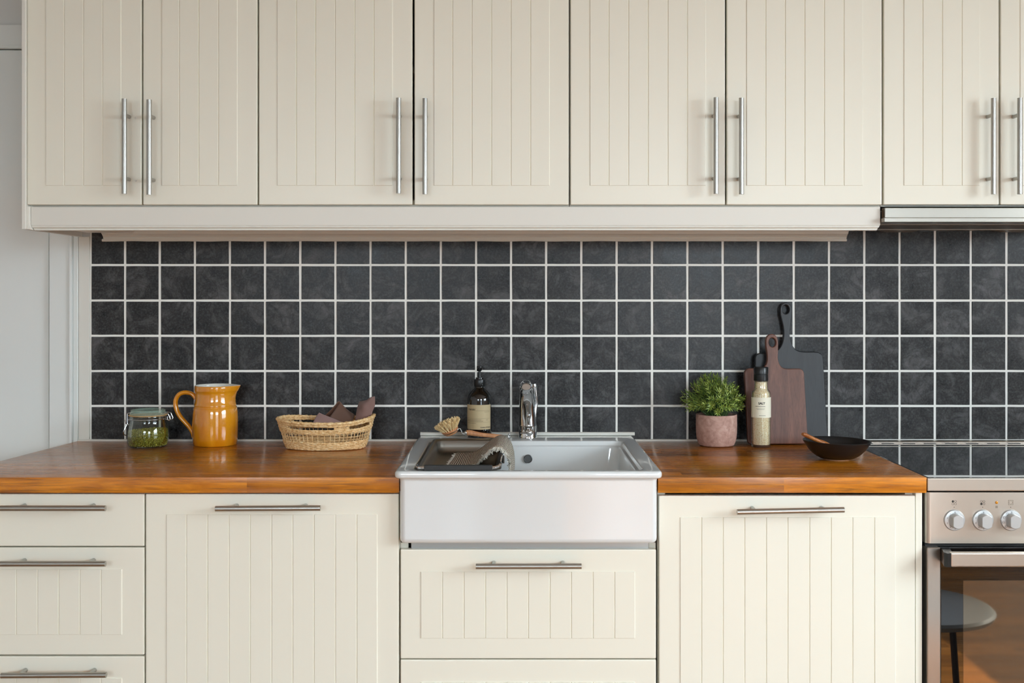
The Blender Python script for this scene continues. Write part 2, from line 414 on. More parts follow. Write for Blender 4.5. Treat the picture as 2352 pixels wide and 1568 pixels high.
def wall_with_hole(name, axis, a0, a1, fixed0, fixed1, holes):
    # axis 'x': wall runs along x (fixed = y range); axis 'y': runs along y (fixed = x range). holes: (a0,a1,z0,z1) sorted
    mb = MB()
    def bx(p, q, z0, z1):
        if q - p < 1e-4 or z1 - z0 < 1e-4: return
        if axis == 'x': mb.box(p, q, fixed0, fixed1, z0, z1)
        else: mb.box(fixed0, fixed1, p, q, z0, z1)
    cur = a0
    for h0, h1, z0, z1 in holes:
        bx(cur, h0, 0, H); bx(h0, h1, 0, z0); bx(h0, h1, z1, H); cur = h1
    bx(cur, a1, 0, H); return struct(name, mb, M['wall_white'])
W1 = (-3.4, -1.5, 0.95, 2.15)
wall_with_hole('wall_right', 'y', YF - .1, 0.16, XR, XR + 0.12, [W1])
W_FILL = (-1.7, -0.5, 0.95, 2.15); W2 = (0.85, 2.25, 0.25, 2.2)  # the left opening is made up, to let fill light in
wall_with_hole('wall_front', 'x', XL, XR, YF - 0.12, YF, [W_FILL, W2])
def window(name, axis, a0, a1, z0, z1, pos, mull, rails):
    o = struct(name); t = 0.05
    def bx(mb, p, q, u, v, d=0.03):
        if axis == 'y': mb.box(pos, pos + d * 2, p, q, u, v, 0.003)
        else: mb.box(p, q, pos - d * 2, pos, u, v, 0.003)
    fr = MB(); bx(fr, a0, a0 + t, z0, z1); bx(fr, a1 - t, a1, z0, z1); bx(fr, a0 + t, a1 - t, z0, z0 + t); bx(fr, a0 + t, a1 - t, z1 - t, z1)
    for m_ in mull: bx(fr, m_ - 0.04, m_ + 0.04, z0 + t, z1 - t)
    for r_ in rails: bx(fr, a0 + t, a1 - t, r_ - 0.018, r_ + 0.018)
    part('window_frame', fr, M['white_paint'], o)
    es = [a0 + t] + list(mull) + [a1 - t]; zs = [z0 + t] + list(rails) + [z1 - t]
    for i in range(len(es) - 1):
        for j in range(len(zs) - 1):
            p = MB()
            if axis == 'y': p.box(pos + .028, pos + .032, es[i], es[i + 1], zs[j], zs[j + 1])
            else: p.box(es[i], es[i + 1], pos - .032, pos - .028, zs[j], zs[j + 1])
            part('window_pane', p, M['pane'], o)
window('window_1', 'y', *W1, XR + 0.03, [-2.45], [1.55])
window('window_2', 'x', *W2, YF - 0.03, [1.55], [0.95, 1.6])
window('fill_window', 'x', *W_FILL, YF - 0.03, [-1.1], [1.55])  # unseen window added to even out and cool the light on the left

# back wall: plaster with the doorway on the left
dx1 = X(115, 0); dx0 = dx1 - 0.80; dtop = Z(112, 0)
mb = MB(); mb.box(XL, dx0, 0.004, 0.16, 0, H); mb.box(dx0, dx1, 0.004, 0.16, dtop, H); mb.box(dx1, XR, 0.004, 0.16, 0, H)
wb = struct('wall_back', mb, M['wall_white'])
gx0, gx1 = X(207, 0), 1.62
zg0, zg1 = Z(1013, 0), Z(482, 0)
mb = MB(); mb.box(gx0, gx1, 0.0012, 0.0045, zg0, zg1); part('grout', mb, M['grout'], wb)
# white finishing strip between tiles and door casing
mb = MB(); mb.box(X(181, 0), gx0 - 0.0005, -0.003, 0.004, 0.86, Z(543, 0), 0.001); struct('trim_1', mb, M['white_paint'])
# tiles
def tile_mesh(wd, ht, seed):
    rr = random.Random(seed); nx, nz = 4, 4; t = 0.006; c = 0.0012
    xs = [0, c, wd / 3, 2 * wd / 3, wd - c, wd]; zs = [0, c, ht / 3, 2 * ht / 3, ht - c, ht]
    vs = []; fs = []
    for j, z in enumerate(zs):
        for i, x in enumerate(xs):
            edge = i in (0, 5) or j in (0, 5)
            vs.append((x + (rr.uniform(-.0004, .0004) if edge else 0), 0.0025 if edge else rr.uniform(-0.00012, 0.00012), z + (rr.uniform(-.0004, .0004) if edge else 0)))
    for j in range(5):
        for i in range(5):
            a = j * 6 + i; fs.append((a, a + 1, a + 7, a + 6))
    mb = MB(); mb.add(vs, fs); return mesh('tile', mb, M['slate'], ang=15)
P = 81.0 / (FPX / D); TW = 76.2 / (FPX / D)
vx = [207.5, 287, 367, 447.5, 528, 608.5, 689.5, 770.5, 851, 932, 1012.5, 1093.5, 1174, 1254.5, 1335.5, 1416.5, 1498, 1579, 1660.5, 1742, 1823.5, 1904.5, 1985.5, 2066.5, 2148, 2230, 2312, 2393, 2474]
hz = [1010.5, 932, 851.8, 771, 690, 608.5, 528, 482]
g = 2.05 / (FPX / D)
full = [tile_mesh(TW, TW, s) for s in range(4)]
cache = {}
for i in range(len(vx) - 1):
    for j in range(len(hz) - 1):
        x0, x1 = X(vx[i], 0) + g, X(vx[i + 1], 0) - g
        z0, z1 = Z(hz[j], 0) + g * (1 if j else 0.8), Z(hz[j + 1], 0) - g
        key = (round(x1 - x0, 3), round(z1 - z0, 3), (i * 3 + j) % 3)
        if key not in cache: cache[key] = tile_mesh(x1 - x0, z1 - z0, len(cache))
        o = link('tile', cache[key], None, wb, (x0, -0.0002 + R.uniform(-0.0005, 0.0005), z0))
        o.rotation_euler = (R.uniform(-.004, .004), R.uniform(-.002, .002), R.uniform(-.004, .004))
# door with casing (far left)
d1 = struct('door_1')
mb = MB(); mb.box(dx0 + .003, dx1 - .0052, 0.004, 0.044, 0.006, dtop - 0.0025, 0.0012); part('door_leaf', mb, M['door_white'], d1)
mb = MB(); mb.box(dx0, dx1, 0.060, 0.07, 0, dtop); part('gap_shade_sheet', mb, M['gap_shade'], d1)  # dark sheet behind the leaf; its colour stands in for shade in the gap
cx1 = X(160, -.008)
mb = MB(); mb.box(dx1 + 0.001, cx1, -0.009, 0.0035, 0, Z(58, 0) - .0, 0.0015); part('casing', mb, M['door_white'], d1)
mb = MB(); mb.box(dx0 - 0.055, dx0 - 0.001, -0.009, 0.0035, 0, Z(58, 0), 0.0015); part('casing', mb, M['door_white'], d1)
mb = MB(); mb.box(dx0, dx1 + .001, -0.009, 0.0035, dtop, Z(58, 0), 0.0015); mb.box(dx0, dx1, -0.0105, -0.008, dtop + .001, Z(106, 0), 0.0006); part('casing', mb, M['door_white'], d1)
mb = MB(); mb.box(cx1, X(166, -.01), -0.016, 0.0035, 0, Z(40, 0), 0.003); mb.box(X(166, -.01), X(180.5, 0), -0.006, 0.0035, 0, Z(30, 0), 0.002); part('casing_moulding', mb, M['door_white'], d1)
mb = MB(); mb.tube([(dx0 + .06, -0.005, 1.0), (dx0 + .06, -0.045, 1.0), (dx0 + .17, -0.045, 1.0)], 0.008); part('door_handle', mb, M['chrome'], d1)

# ============================================================ CABINETS
def handle(parent, x0, x1, z0, z1, yf, horizontal, tilt=0.0):
    """bar handle on the door face at y=yf; coordinates are bar ends at bar depth"""
    yb = yf - 0.035; mb = MB(); r = 0.0064
    if horizontal:
        ax, bx, az, bz = x0, x1, z0, z1
        mb.tube([(ax, yb, az), (ax + .0006, yb, az)] if 0 else [(ax, yb, az), (bx, yb, bz)], r, 20)
        L = bx - ax
        for u in ((L - 0.160) / 2 / L, 1 - (L - 0.160) / 2 / L):
            px, pz = ax + L * u, az + (bz - az) * u
            mb.tube([(px, yb, pz), (px, yf + 0.001, (az + bz) / 2)], 0.0048, 12)
    else:
        mb.tube([(x0, yb, z0), (x1, yb, z1)], r, 20); L = z1 - z0
        for u in ((L - 0.160) / 2 / L, 1 - (L - 0.160) / 2 / L):
            mb.tube([(x0 + (x1 - x0) * u, yb, z0 + L * u), ((x0 + x1) / 2, yf + 0.001, z0 + L * u)], 0.0048, 12)
    return part('handle', mb, M['handle_steel'], parent)
_bc = {}
def front(name, cab, x0, x1, z0, z1, yf, grooves=None, pz0=None, pz1=None, c=0.0026, label=None, t=0.019):
    """slab door or drawer front with separate upright tongue boards standing proud in the middle"""
    mb = MB(); mb.box(x0, x1, yf, yf + t, z0, z1, c)
    d = part(name, mb, M['cream'], cab, label=label)
    if grooves:
        off = root_of(cab).location; e = 0.0020; ch = 0.0017
        for a, b in zip(grooves[:-1], grooves[1:]):
            key = (round(b - a, 4), round(pz1 - pz0, 4))
            if key not in _bc:
                wd, ht = b - a, pz1 - pz0; vs = []
                for y, ins in ((0.0004, 0.0), (-e + 0.0, ch)):
                    vs += [(ins, y, ins * .6), (wd - ins, y, ins * .6), (wd - ins, y, ht - ins * .6), (ins, y, ht - ins * .6)]
                q = MB(); q.add(vs, [(4, 5, 6, 7), (0, 1, 5, 4), (1, 2, 6, 5), (2, 3, 7, 6), (3, 0, 4, 7)])
                _bc[key] = mesh('board', q, M['cream'], ang=20)
            link('board', _bc[key], None, d, (a - off[0], yf - off[1], pz0 - off[2]))
    return d
YU = -0.36; YB = -0.621
def px_list(lst, y): return [X(p, y) for p in lst]
# ---- upper cabinets
zub = Z(470, YU); zut = 2.26; zp = Z(426.5, YU); zpt = zut - 0.05
def upper(label, xa, xb, doors, gap=0.0, extra=None):
    cab = thing('wall_cabinet', label, 'cabinet', (X((xa + xb) / 2, YU), -0.17, zub - .004), 'cream wall cabinets')
    a, b = X(xa, YU), X(xb, YU); t = 0.016; mb = MB()
    z0 = zub - 0.003
    mb.box(a, a + t, YU + .021, -0.004, z0, zut + .003); mb.box(b - t, b, YU + .021, -0.004, z0, zut + .003)
    mb.box(a + t, b - t, YU + .021, -0.004, z0, z0 + t); mb.box(a + t, b - t, YU + .021, -0.004, zut - t, zut + .003); mb.box(a + t, b - t, -0.012, -0.004, z0 + t, zut - t)
    mb.box(a + t, b - t, YU + .06, -0.012, 1.90, 1.916)
    part('carcass', mb, M['cream_inner'], cab)
    for k, (dx0_, dx1_, gr, hx, hy0, hy1) in enumerate(doors):
        d = front('door', cab, X(dx0_, YU), X(dx1_, YU), zub, zut, YU, px_list(gr, YU), zp, zpt)
        yb = YU - 0.035; hxx = X(hx, yb)
        handle(d, hxx, hxx + 0.0, Z(hy1, yb), Z(hy0, yb), YU, False)
        if extra and k == 0:
            for py in (271, 414.5):
                q = MB(); q.lathe([(0.0026, 0), (0.0026, .0008), (0.0018, .0014)], 0, 0, 14)
                q.v = [(X(312, YU) + v[0], YU - v[2], Z(py, YU) + v[1]) for v in q.v]
                part('screw_hole_plug', q, M['white_paint'], d)
    return cab
upper('leftmost cream wall cabinet with two narrow doors and small plugged screw holes', 61, 592.5,
      [(62.5, 325, [105, 148, 192, 236, 279], 285.5, 227, 445), (328.5, 591, [371.5, 412, 457, 502, 546], 342.5, 229, 447)], extra=True)
upper('cream wall cabinet left of centre with a black gap between its doors', 593, 1308,
      [(594.5, 947, [636, 681, 725, 770, 815, 859, 902.5], 915.5, 225, 444), (952, 1306.5, [996, 1039.5, 1084, 1129, 1173.5, 1218.5, 1263], 976, 226, 446)])
upper('cream wall cabinet right of centre, above the plant and cutting boards', 1309, 2027,
      [(1310.5, 1665.5, [1354.5, 1398.5, 1443.5, 1488.5, 1534, 1578.5, 1621.5], 1644.5, 224, 445), (1669.5, 2025.5, [1714, 1758.5, 1803, 1848, 1893, 1938, 1982], 1703, 225, 446)])
upper('rightmost cream wall cabinet, above the steel extractor hood', 2028.5, 2563,
      [(2030, 2294.5, [2075, 2119, 2164, 2209, 2250.5], 2282, 225.5, 446), (2298.5, 2561, [2342, 2386, 2431, 2476, 2520], 2342.5, 225, 446)])
# end panel on the left
mb = MB(); mb.box(X(50.5, -.365), X(60, -.365), -0.368, -0.003, Z(526.5, -.365), zut + .003, 0.0012)
solo('cabinet_end_panel', mb, M['white_paint'], 'tall thin white side panel at the left end of the wall cabinets', 'panel', (X(55, -.365), -.18, Z(526, -.365)))
# pelmet under the cabinets
yp = -0.352
def profile_run(x0, x1, prof, mit0=0.0, mit1=0.0, zref=None):
    """prof: list of (y,z); run along X; ends cut at a slope following depth"""
    ym = min(p[0] for p in prof); zM = max(p[1] for p in prof) if zref is None else zref
    r0 = [(x0 + mit0 * max(0, zM - z), y, z) for y, z in prof]; r1 = [(x1 - mit1 * max(0, zM - z), y, z) for y, z in prof]
    return MB().loft([r0, r1])
zt = Z(474.8, yp); z1 = Z(517, yp); z2 = Z(519, yp); z3 = Z(524.5, yp); zb = Z(528.5, yp)
prof = [(yp, zt), (yp, z1), (yp + .0016, z1 - .0012), (yp + .0002, z2 - .0005), (yp + .0002, z2 - .003), (yp + .005, z3), (yp + .0035, z3 - .001), (yp + .0035, zb), (yp + .022, zb), (yp + .022, zt)]
pel = thing('light_pelmet', 'long white moulded pelmet strip running under the wall cabinets', 'moulding', (0, yp, zb))
part('pelmet_board', profile_run(X(71.5, yp), X(2021.5, yp), prof, 0.55, 0.6, z1), M['white_paint'], pel)
q = MB(); q.prism([(X(60.5, yp), zt + .001), (X(60.5, yp), Z(526.5, yp)), (X(76, yp), zb), (X(70.5, yp), z1), (X(70.5, yp), zt + .001)], yp - .004, yp + .02, 0.0015)
part('pelmet_return', q, M['white_paint'], pel)
mb = MB(); mb.box(X(70, -.34), X(2022, -.34), -0.326, -0.30, Z(474, -.32), zub - .006); part('pelmet_batten', mb, M['cream_inner'], pel)
# moulding against the wall above the tiles
zr = Z(550.5, -.006)
prof = [(-0.0036, zr), (-0.010, zr), (-0.013, zr + .004), (-0.0135, zr + .007), (-0.012, zr + .008), (-0.019, zr + .016), (-0.021, zr + .0165), (-0.021, zr + .020), (-0.028, zr + .032), (-0.030, zr + .045), (-0.030, zr + .066), (-0.0036, zr + .066)]
rm = thing('wall_moulding', 'white stepped moulding along the top edge of the dark tiles', 'moulding', (0, -.01, zr))
part('moulding_strip', profile_run(X(226, -.02), X(1955, -.02), prof, 0.18, 0.18), M['white_paint'], rm)
q = MB(); pts = []
x = X(236, 0)
while x < X(1950, 0): pts.append((x, -0.004, zr - 0.0005 + 0.0012 * noise.noise(Vector((x * 14, 0, 0))))); x += 0.012
q.tube(pts, 0.0042, 6); part('sealant_bead', q, M['sealant'], rm)
mb = MB(); mb.box(X(190, -.25), X(300, -.25), -0.30, -0.22, Z(530.5, -.25) - .003, Z(530.5, -.25) + .008, 0.002)  # plain unlit strip on the cabinet underside
solo('under_cabinet_strip', mb, M['white_paint'], 'small flat white strip fitting under the left wall cabinet', 'light', (X(245, -.25), -.25, Z(531, -.25)))

# ---- extractor hood
M['hood_steel'] = brushed('hood_steel', (168, 163, 154), 0.33, 0)
hz0, yh = Z(511.5, -.37), -.372
hood = thing('extractor_hood', 'brushed steel extractor hood with a projecting lip above the cooker', 'extractor hood', (X(2300, yh), -.2, hz0))
hx0, hx1 = X(2034, yh), X(2562, yh)
mb = MB(); mb.box(hx0, hx1, yh + .006, yh + .03, Z(498.5, yh) - .002, Z(476.5, yh), 0.0012); part('front_plate', mb, M['hood_steel'], hood)
mb = MB(); mb.box(X(2029, yh), hx1 + .005, yh - .004, yh + .05, Z(511, yh), Z(499.5, yh), 0.0018); part('front_lip', mb, M['hood_steel'], hood)
mb = MB(); mb.box(X(2029, yh) + .002, hx1, yh + .05, -0.004, hz0 + .001, zub - .012, 0.001); part('housing', mb, M['steel_v'], hood)
mb = MB(); mb.box(X(2024, yh), hx1, -0.115, -0.095, hz0 - .003, hz0 + .002, 0.001); part('rear_rail', mb, M['steel_h'], hood)
for cx in (2068, 2335):
    q = MB(); c = X(cx, -.06); q.loft([rrect(c - .062 + i * .006, c + .062 - i * .006, -.10 + i * .004, -.02 - i * .004, .02, hz0 - .0012 * i - .0005) for i in range(5)])
    part('lamp_lens', q, M['lens'], hood)
mb = MB(); mb.box(X(2040, yh), hx1 - .05, yh + .07, -.13, hz0 - .002, hz0 + .002, 0.001); part('grease_filter', mb, mat('filter_metal', (120, 110, 100), 0.5, 1.0), hood)

# ---- base cabinets
ZW = 0.900; zwb = 0.8640
def base(name, label, xa, xb, cat='cabinet', z1=0.862, back=-0.03):
    cab = thing(name, label, cat, (X((xa + xb) / 2, YB), -0.33, 0.0), 'cream base cabinets')
    a, b = X(xa, YB), X(xb, YB); t = 0.018; mb = MB(); yf = YB + .021
    mb.box(a, a + t, yf, back, 0.12, z1); mb.box(b - t, b, yf, back, 0.12, z1); mb.box(a + t, b - t, yf, back, 0.12, 0.138); mb.box(a + t, b - t, back - .008, back, 0.138, z1)
    part('carcass', mb, M['cream_inner'], cab)
    q = MB(); q.box(a, b, YB + .07, YB + .085, 0.0, 0.12); part('plinth', q, M['cream'], cab)
    return cab
def zy(py, y=YB): return Z(py, y)
# left drawers
cab = base('drawer_cabinet', 'cream drawer cabinet at the far left with three bar handles', -90.5, 332.7)
gr = px_list([-59.5, -10.8, 38, 86.8, 135.5, 184, 232.7, 281], YB)
for k, (ya, yb_, py) in enumerate(((1134, 1254, 1167), (1257, 1503.5, 1294.5), (1507, 1853, 1549.5))):
    if k == 0: d = front('drawer', cab, X(-89, YB), X(331, YB), zy(yb_), zy(ya), YB)
    else: d = front('drawer', cab, X(-89, YB), X(331, YB), max(0.125, zy(yb_)), zy(ya), YB, gr, max(.17, zy(yb_ - 46.5)), zy(ya + 49.5))
    yy = YB - .035; handle(d, X(1 if k < 2 else 3, yy), X(242.5 if k < 2 else 244.5, yy), Z(py + (0 if k < 2 else 1.5), yy), Z(py, yy), YB, True)
# tall front
cab = base('base_cabinet', 'cream cabinet with one tall grooved front left of the sink', 333.2, 917.6)
d = front('door', cab, X(334.5, YB), X(916, YB), 0.13, zy(1134), YB, px_list([382, 428.5, 477, 526.5, 575, 624, 672.5, 721.5, 770.5, 819.5, 867.5], YB), 0.18, zy(1180.5))
yy = YB - .035; handle(d, X(495, yy), X(736, yy), Z(1168, yy), Z(1166.5, yy), YB, True)
# sink cabinet
zsb_ = Z(1248.5, -.645)
cab = base('sink_cabinet', 'cream cabinet under the white sink with two wide drawers', 918.2, 1508.5, z1=0.742)
gr = px_list([966, 1016, 1065.5, 1115, 1164, 1213.5, 1263, 1312, 1362, 1411.5, 1459], YB)
d = front('drawer', cab, X(919.8, YB), X(1507, YB), zy(1512), zy(1261.5), YB, gr, zy(1465.5), zy(1312))
handle(d, X(1093, yy), X(1335.5, yy), Z(1300.5, yy), Z(1300, yy), YB, True)
d = front('drawer', cab, X(919.8, YB), X(1507, YB), 0.13, zy(1515), YB, gr, .18, zy(1565))
mb = MB(); mb.box(X(945, -.6), X(1489, -.6), YB + .012, YB + .03, zy(1266), zsb_ - .0012, 0.001); part('metal_rail', mb, mat('grey_rail', (176, 180, 180), 0.35, 0.7), cab, label='grey metal rail under the sink')
# right front
cab = base('base_cabinet', 'cream cabinet with one tall grooved front between sink and cooker', 1512.5, 2103.8)
d = front('door', cab, X(1513.8, YB), X(2102.3, YB), 0.13, zy(1138), YB, px_list([1561.5, 1611, 1660.5, 1710, 1759.7, 1809, 1859, 1908.5, 1958, 2008, 2057], YB), 0.18, zy(1187))
handle(d, X(1693, yy), X(1938.5, yy), Z(1175.5, yy), Z(1170.5, yy), YB, True)
mb = MB(); mb.box(X(2104.6, YB), X(2119.6, YB), YB + .004, -0.03, 0.0, zwb - .001, 0.001)
solo('end_panel', mb, M['cream'], 'narrow cream end panel beside the steel cooker', 'panel', (X(2112, YB), -.3, 0))

# ---- worktops
YW = -0.634
zt0 = ZW
def worktop(poly, label, c=0.0014):
    bm = bmesh.new(); vs = [bm.verts.new((p[0], p[1], zwb)) for p in poly]; fc = bm.faces.new(vs)
    r = bmesh.ops.extrude_face_region(bm, geom=[fc]); bmesh.ops.translate(bm, verts=[v for v in r['geom'] if isinstance(v, bmesh.types.BMVert)], vec=(0, 0, ZW - zwb))
    bmesh.ops.bevel(bm, geom=bm.edges[:], offset=c, segments=2, profile=0.6, affect='EDGES')
    c_ = (sum(p[0] for p in poly) / len(poly), -.3, zwb)
    return solo('worktop', MB().bm(bm), M['oak'], label, 'worktop', c_, group='oak worktops')
xl0 = X(180, 0); slope = (X(0, -.385) - xl0) / -.385
worktop([(xl0, -0.005), (xl0 + slope * YW, YW), (X(917, YW) - .0005, YW), (X(917, YW) - .0005, -0.005)][::-1], 'long glossy orange oak worktop left of the white sink')
worktop([(X(1511.5, YW), -0.005), (X(1511.5, YW), YW), (X(2128.5, YW), YW), (X(2128.5, YW), -0.005)], 'shorter glossy orange oak worktop between sink and cooker')
# sealant joints
def bead(x0, x1, z, y=-0.006, r=0.0045, amp=.0007):
    q = MB(); pts = []; x = x0
    while x < x1: pts.append((x, y, z + amp * noise.noise(Vector((x * 11, 3, 0))))); x += 0.02
    pts.append((x1, y, z)); q.tube(pts, r, 6); return q
for i, (a, b, z) in enumerate(((X(182, 0), X(963, 0), ZW + .001), (X(1458, 0), X(1940, 0), ZW + .001))):
    struct('trim_%d' % (i + 2), bead(a, b, z), M['sealant'])

# ============================================================ SINK
ZS = 0.917
sx0, sx1 = X(905.5, -.655), X(1522, -.655); bx0, bx1 = X(917.5, -.645), X(1510, -.645)
ix0, ix1 = -0.2360, 0.2955; iy0, iy1 = -0.634, -0.130
sink = thing('sink', 'white porcelain apron-front sink set between the two worktops', 'sink', (0.03, -.32, .75))
def rr2(i, z, x0=bx0, x1=bx1, y0=-.646, y1=-.006, r=.014): return rrect(x0 + i, x1 - i, y0 + i, y1 - i, max(.002, r - i * .5), z)
zsb = Z(1248.5, -.645)
rings = [rr2(.012, zsb), rr2(.004, zsb + .0015), rr2(.001, zsb + .006), rr2(0, zsb + .012), rr2(0, .893), rr2(-.0015, .8985), rr2(-.004, .9004)]
R_ = lambda i, z: rr2(i, z, sx0, sx1, -.657, -.0045, .016)
rings += [R_(.003, .9004), R_(.0008, .9027), R_(0, .906), R_(0, .911), R_(.0012, .9145), R_(.004, .9165), R_(.007, ZS)]
I_ = lambda i, z, r=.028: rrect(ix0 + i, ix1 - i, iy0 + i, iy1 - i, r, z)
rings += [I_(-.003, ZS), I_(-.001, ZS - .0006), I_(0.0005, ZS - .003), I_(.001, ZS - .010), I_(.0025, ZS - .0125), I_(.007, ZS - .0135), I_(.009, ZS - .015), I_(.010, ZS - .02),
          I_(.014, .80, .035), I_(.020, .787, .045), I_(.032, .774, .05), I_(.06, .769, .05), I_(.14, .7665, .05)]
part('basin', MB().loft(rings, True, True), M['porcelain'], sink, ang=50)
q = MB(); oy = -.1465; ox, oz = X(1213, oy), Z(1053.5, oy)
q.loft([circle(ox, oz, .0118, oy + .003), circle(ox, oz, .0118, oy - .0006), circle(ox, oz, .0105, oy - .0012), circle(ox, oz, .0095, oy - .0004), circle(ox, oz, .0092, oy + .001)])
part('overflow_cover', q, mat('overflow_grey', (105, 108, 108), 0.35, 0.5), sink)
q = MB(); q.lathe([(.045, .7662), (.045, .7685), (.040, .7695), (.012, .7690), (.010, .774), (0.001, .7745)], .03, -.36, 32); part('drain', q, M['chrome'], sink)
q = bead(X(966, 0), X(1457, 0), ZS + .0035, -.006, .0055, .0008); part('sealant_bead', q, M['sealant'], sink)

# ---- mixer tap
ty = -.056; tx = X(1212.5, ty)
tap = thing('mixer_tap', 'chrome mixer tap standing on the back of the sink', 'tap', (tx, ty, ZS))
q = MB(); q.lathe([(.0268, ZS), (.0268, ZS + .003), (.0258, ZS + .005), (.0258, ZS + .030), (.0262, ZS + .032), (.0262, ZS + .0335), (.0250, ZS + .035)], tx, ty, 40); part('tap_base', q, M['chrome'], tap)
path = smoothpath([(tx - .001, ty, ZS + .035), (tx - .002, ty - .004, ZS + .07), (tx - .004, ty - .016, ZS + .11), (tx - .006, ty - .045, ZS + .142), (tx - .006, ty - .085, ZS + .156), (tx - .006, ty - .125, ZS + .154)], 6)
rings = []
for i, p in enumerate(path):
    u = i / (len(path) - 1); a = .0248 * (1 - u) + .0140 * u; b = (.0248 * (1 - u) + .0105 * u)
    t = (path[min(i + 1, len(path) - 1)] - path[max(0, i - 1)]).normalized(); nrm = Vector((0, t.z, -t.y)).normalized()
    rings.append([p + Vector((1, 0, 0)) * a * math.cos(2 * PI * j / 32) + nrm * b * math.sin(2 * PI * j / 32) for j in range(32)])
e = path[-1]
rings.append([e + Vector((math.cos(2 * PI * j / 32) * .0115, -.004, math.sin(2 * PI * j / 32) * .008)) for j in range(32)])
part('spout', MB().loft(rings), M['chrome'], tap, ang=50)
q = MB(); q.lathe([(.0098, 0), (.0104, -.002), (.0104, -.012), (.0086, -.013)], 0, 0, 28)
c0 = e + Vector((0, .012, -.006)); an = math.radians(-38)
q.v = [(c0.x + v[0], c0.y + v[1] * math.cos(an) - v[2] * math.sin(an) * -1, c0.z + v[1] * math.sin(an) + v[2] * math.cos(an)) for v in q.v]
part('aerator', q, M['chrome'], tap)
q = MB(); q.tube(smoothpath([(tx + .019, ty + .004, ZS + .05), (tx + .023, ty + .008, ZS + .09), (tx + .0215, ty + .006, ZS + .12), (tx + .0175, ty + .002, ZS + .152)], 5), [.004, .0042, .0044, .0046, .0048, .005, .0052, .0056, .006, .0064, .0068, .007, .0072, .0072, .0070, .006], 14); part('lever', q, M['chrome'], tap)
q = MB(); q.lathe([(.0050, 0), (.0034, .004), (.0030, .016), (.0052, .022), (.0060, .027), (.0045, .032), (.001, .034)], 0, 0, 16)
q.v = [(tx + .002 + v[0], ty - .027 + v[1] - v[2] * .25, ZS + .036 + v[2]) for v in q.v]; part('diverter_pin', q, M['chrome'], tap)
q = MB(); ky = ty - .0255; kx, kz = tx + .004, ZS + .018
q.loft([circle(kx, kz, .0105, ky + .003, 24), circle(kx, kz, .0105, ky - .004, 24), circle(kx, kz, .0085, ky - .006, 24), circle(kx, kz, .0055, ky - .008, 24), circle(kx, kz, .005, ky - .014, 24), circle(kx, kz, .002, ky - .016, 24)])
q.tube([(kx, ky - .011, kz), (kx - .026, ky - .011, kz - .001)], [.0028, .0022], 10); part('valve_knob', q, M['chrome'], tap)

# ---- soap bottle
by = -.0415; bcx = X(1101.6, by)
soap = thing('soap_bottle', 'dark brown pump bottle with a kraft paper label behind the sink', 'bottle', (bcx, by, ZS))
s_ = FPX / (D + by)
def zz(py): return CZ - (py - VY) / s_
q = MB(); rb = 28.2 / s_
q.lathe([(rb * .9, ZS), (rb * .985, ZS + .0015), (rb, ZS + .005), (rb, zz(918)), (rb * .985, zz(913)), (rb * .93, zz(907.5)), (rb * .82, zz(902)), (rb * .66, zz(897)), (rb * .50, zz(893)), (rb * .41, zz(890)), (rb * .38, zz(887)), (rb * .38, zz(884))], bcx, by, 56); part('bottle_body', q, M['amber'], soap)
q = MB(); q.lathe([(12.2 / s_, zz(887)), (12.6 / s_, zz(886)), (12.6 / s_, zz(872)), (12 / s_, zz(870.5)), (9 / s_, zz(870)), (8.6 / s_, zz(866.5)), (3.4 / s_, zz(866)), (3 / s_, zz(862)), (3 / s_, zz(848))], bcx, by, 40)
part('pump_collar', q, M['black_plastic'], soap)
q = MB(); q.lathe([(3.5 / s_, zz(852)), (5.5 / s_, zz(849)), (6.5 / s_, zz(842)), (5.8 / s_, zz(840)), (2 / s_, zz(839.5))], bcx, by, 28)
q.tube(smoothpath([(bcx, by, zz(845)), (bcx - .002, by - .02, zz(844)), (bcx - .003, by - .034, zz(846)), (bcx - .003, by - .038, zz(849))], 4), .0036, 10); part('pump_head', q, M['black_plastic'], soap)
def label_surface(cx, cy, r, a0, a1, z0, z1, m, parent, name='label'):
    k = 28; q = MB(); ra = [[(cx + rr_ * math.sin(a0 + (a1 - a0) * i / k), cy - rr_ * math.cos(a0 + (a1 - a0) * i / k), z) for i in range(k + 1)] for rr_, z in ((r - .0004, z0), (r, z0), (r, z1), (r - .0004, z1))]
    q.loft(ra, False, False, closed=False); return part(name, q, m, parent)
lz0, lz1 = zz(983), zz(927)
lab = label_surface(bcx, by, rb + .0004, math.radians(-80), math.radians(61), lz0, lz1, M['kraft'], soap)
def wrap(cx, cy, r, ac, zc):
    return lambda u, v: (cx + r * math.sin(ac + u / r), cy - r * math.cos(ac + u / r), zc + v)
rl = rb + .0007; rad = math.radians
lettering('lettering', 'meraki', .0090, wrap(bcx, by, rl, rad(-58), zz(939.5)), M['ink'], lab, 'LEFT', .0001)
lettering('lettering', 'CLEAN STONES', .0046, wrap(bcx, by, rl, rad(57), zz(979.5)), M['ink'], lab, 'RIGHT', .0001)
lettering('lettering', 'HAND SOAP', .0030, wrap(bcx, by, rl, rad(52), zz(944)), M['ink_soft'], lab, 'RIGHT')
def rule(cx, cy, r, a0, a1, z, h, parent, m=None):
    k = 12; q = MB(); q.loft([[(cx + r * math.sin(rad(a0 + (a1 - a0) * i / k)), cy - r * math.cos(rad(a0 + (a1 - a0) * i / k)), zz_) for i in range(k + 1)] for zz_ in (z - h / 2, z + h / 2)], False, False, closed=False)
    return part('printed_rule', q, m or M['ink_soft'], parent)
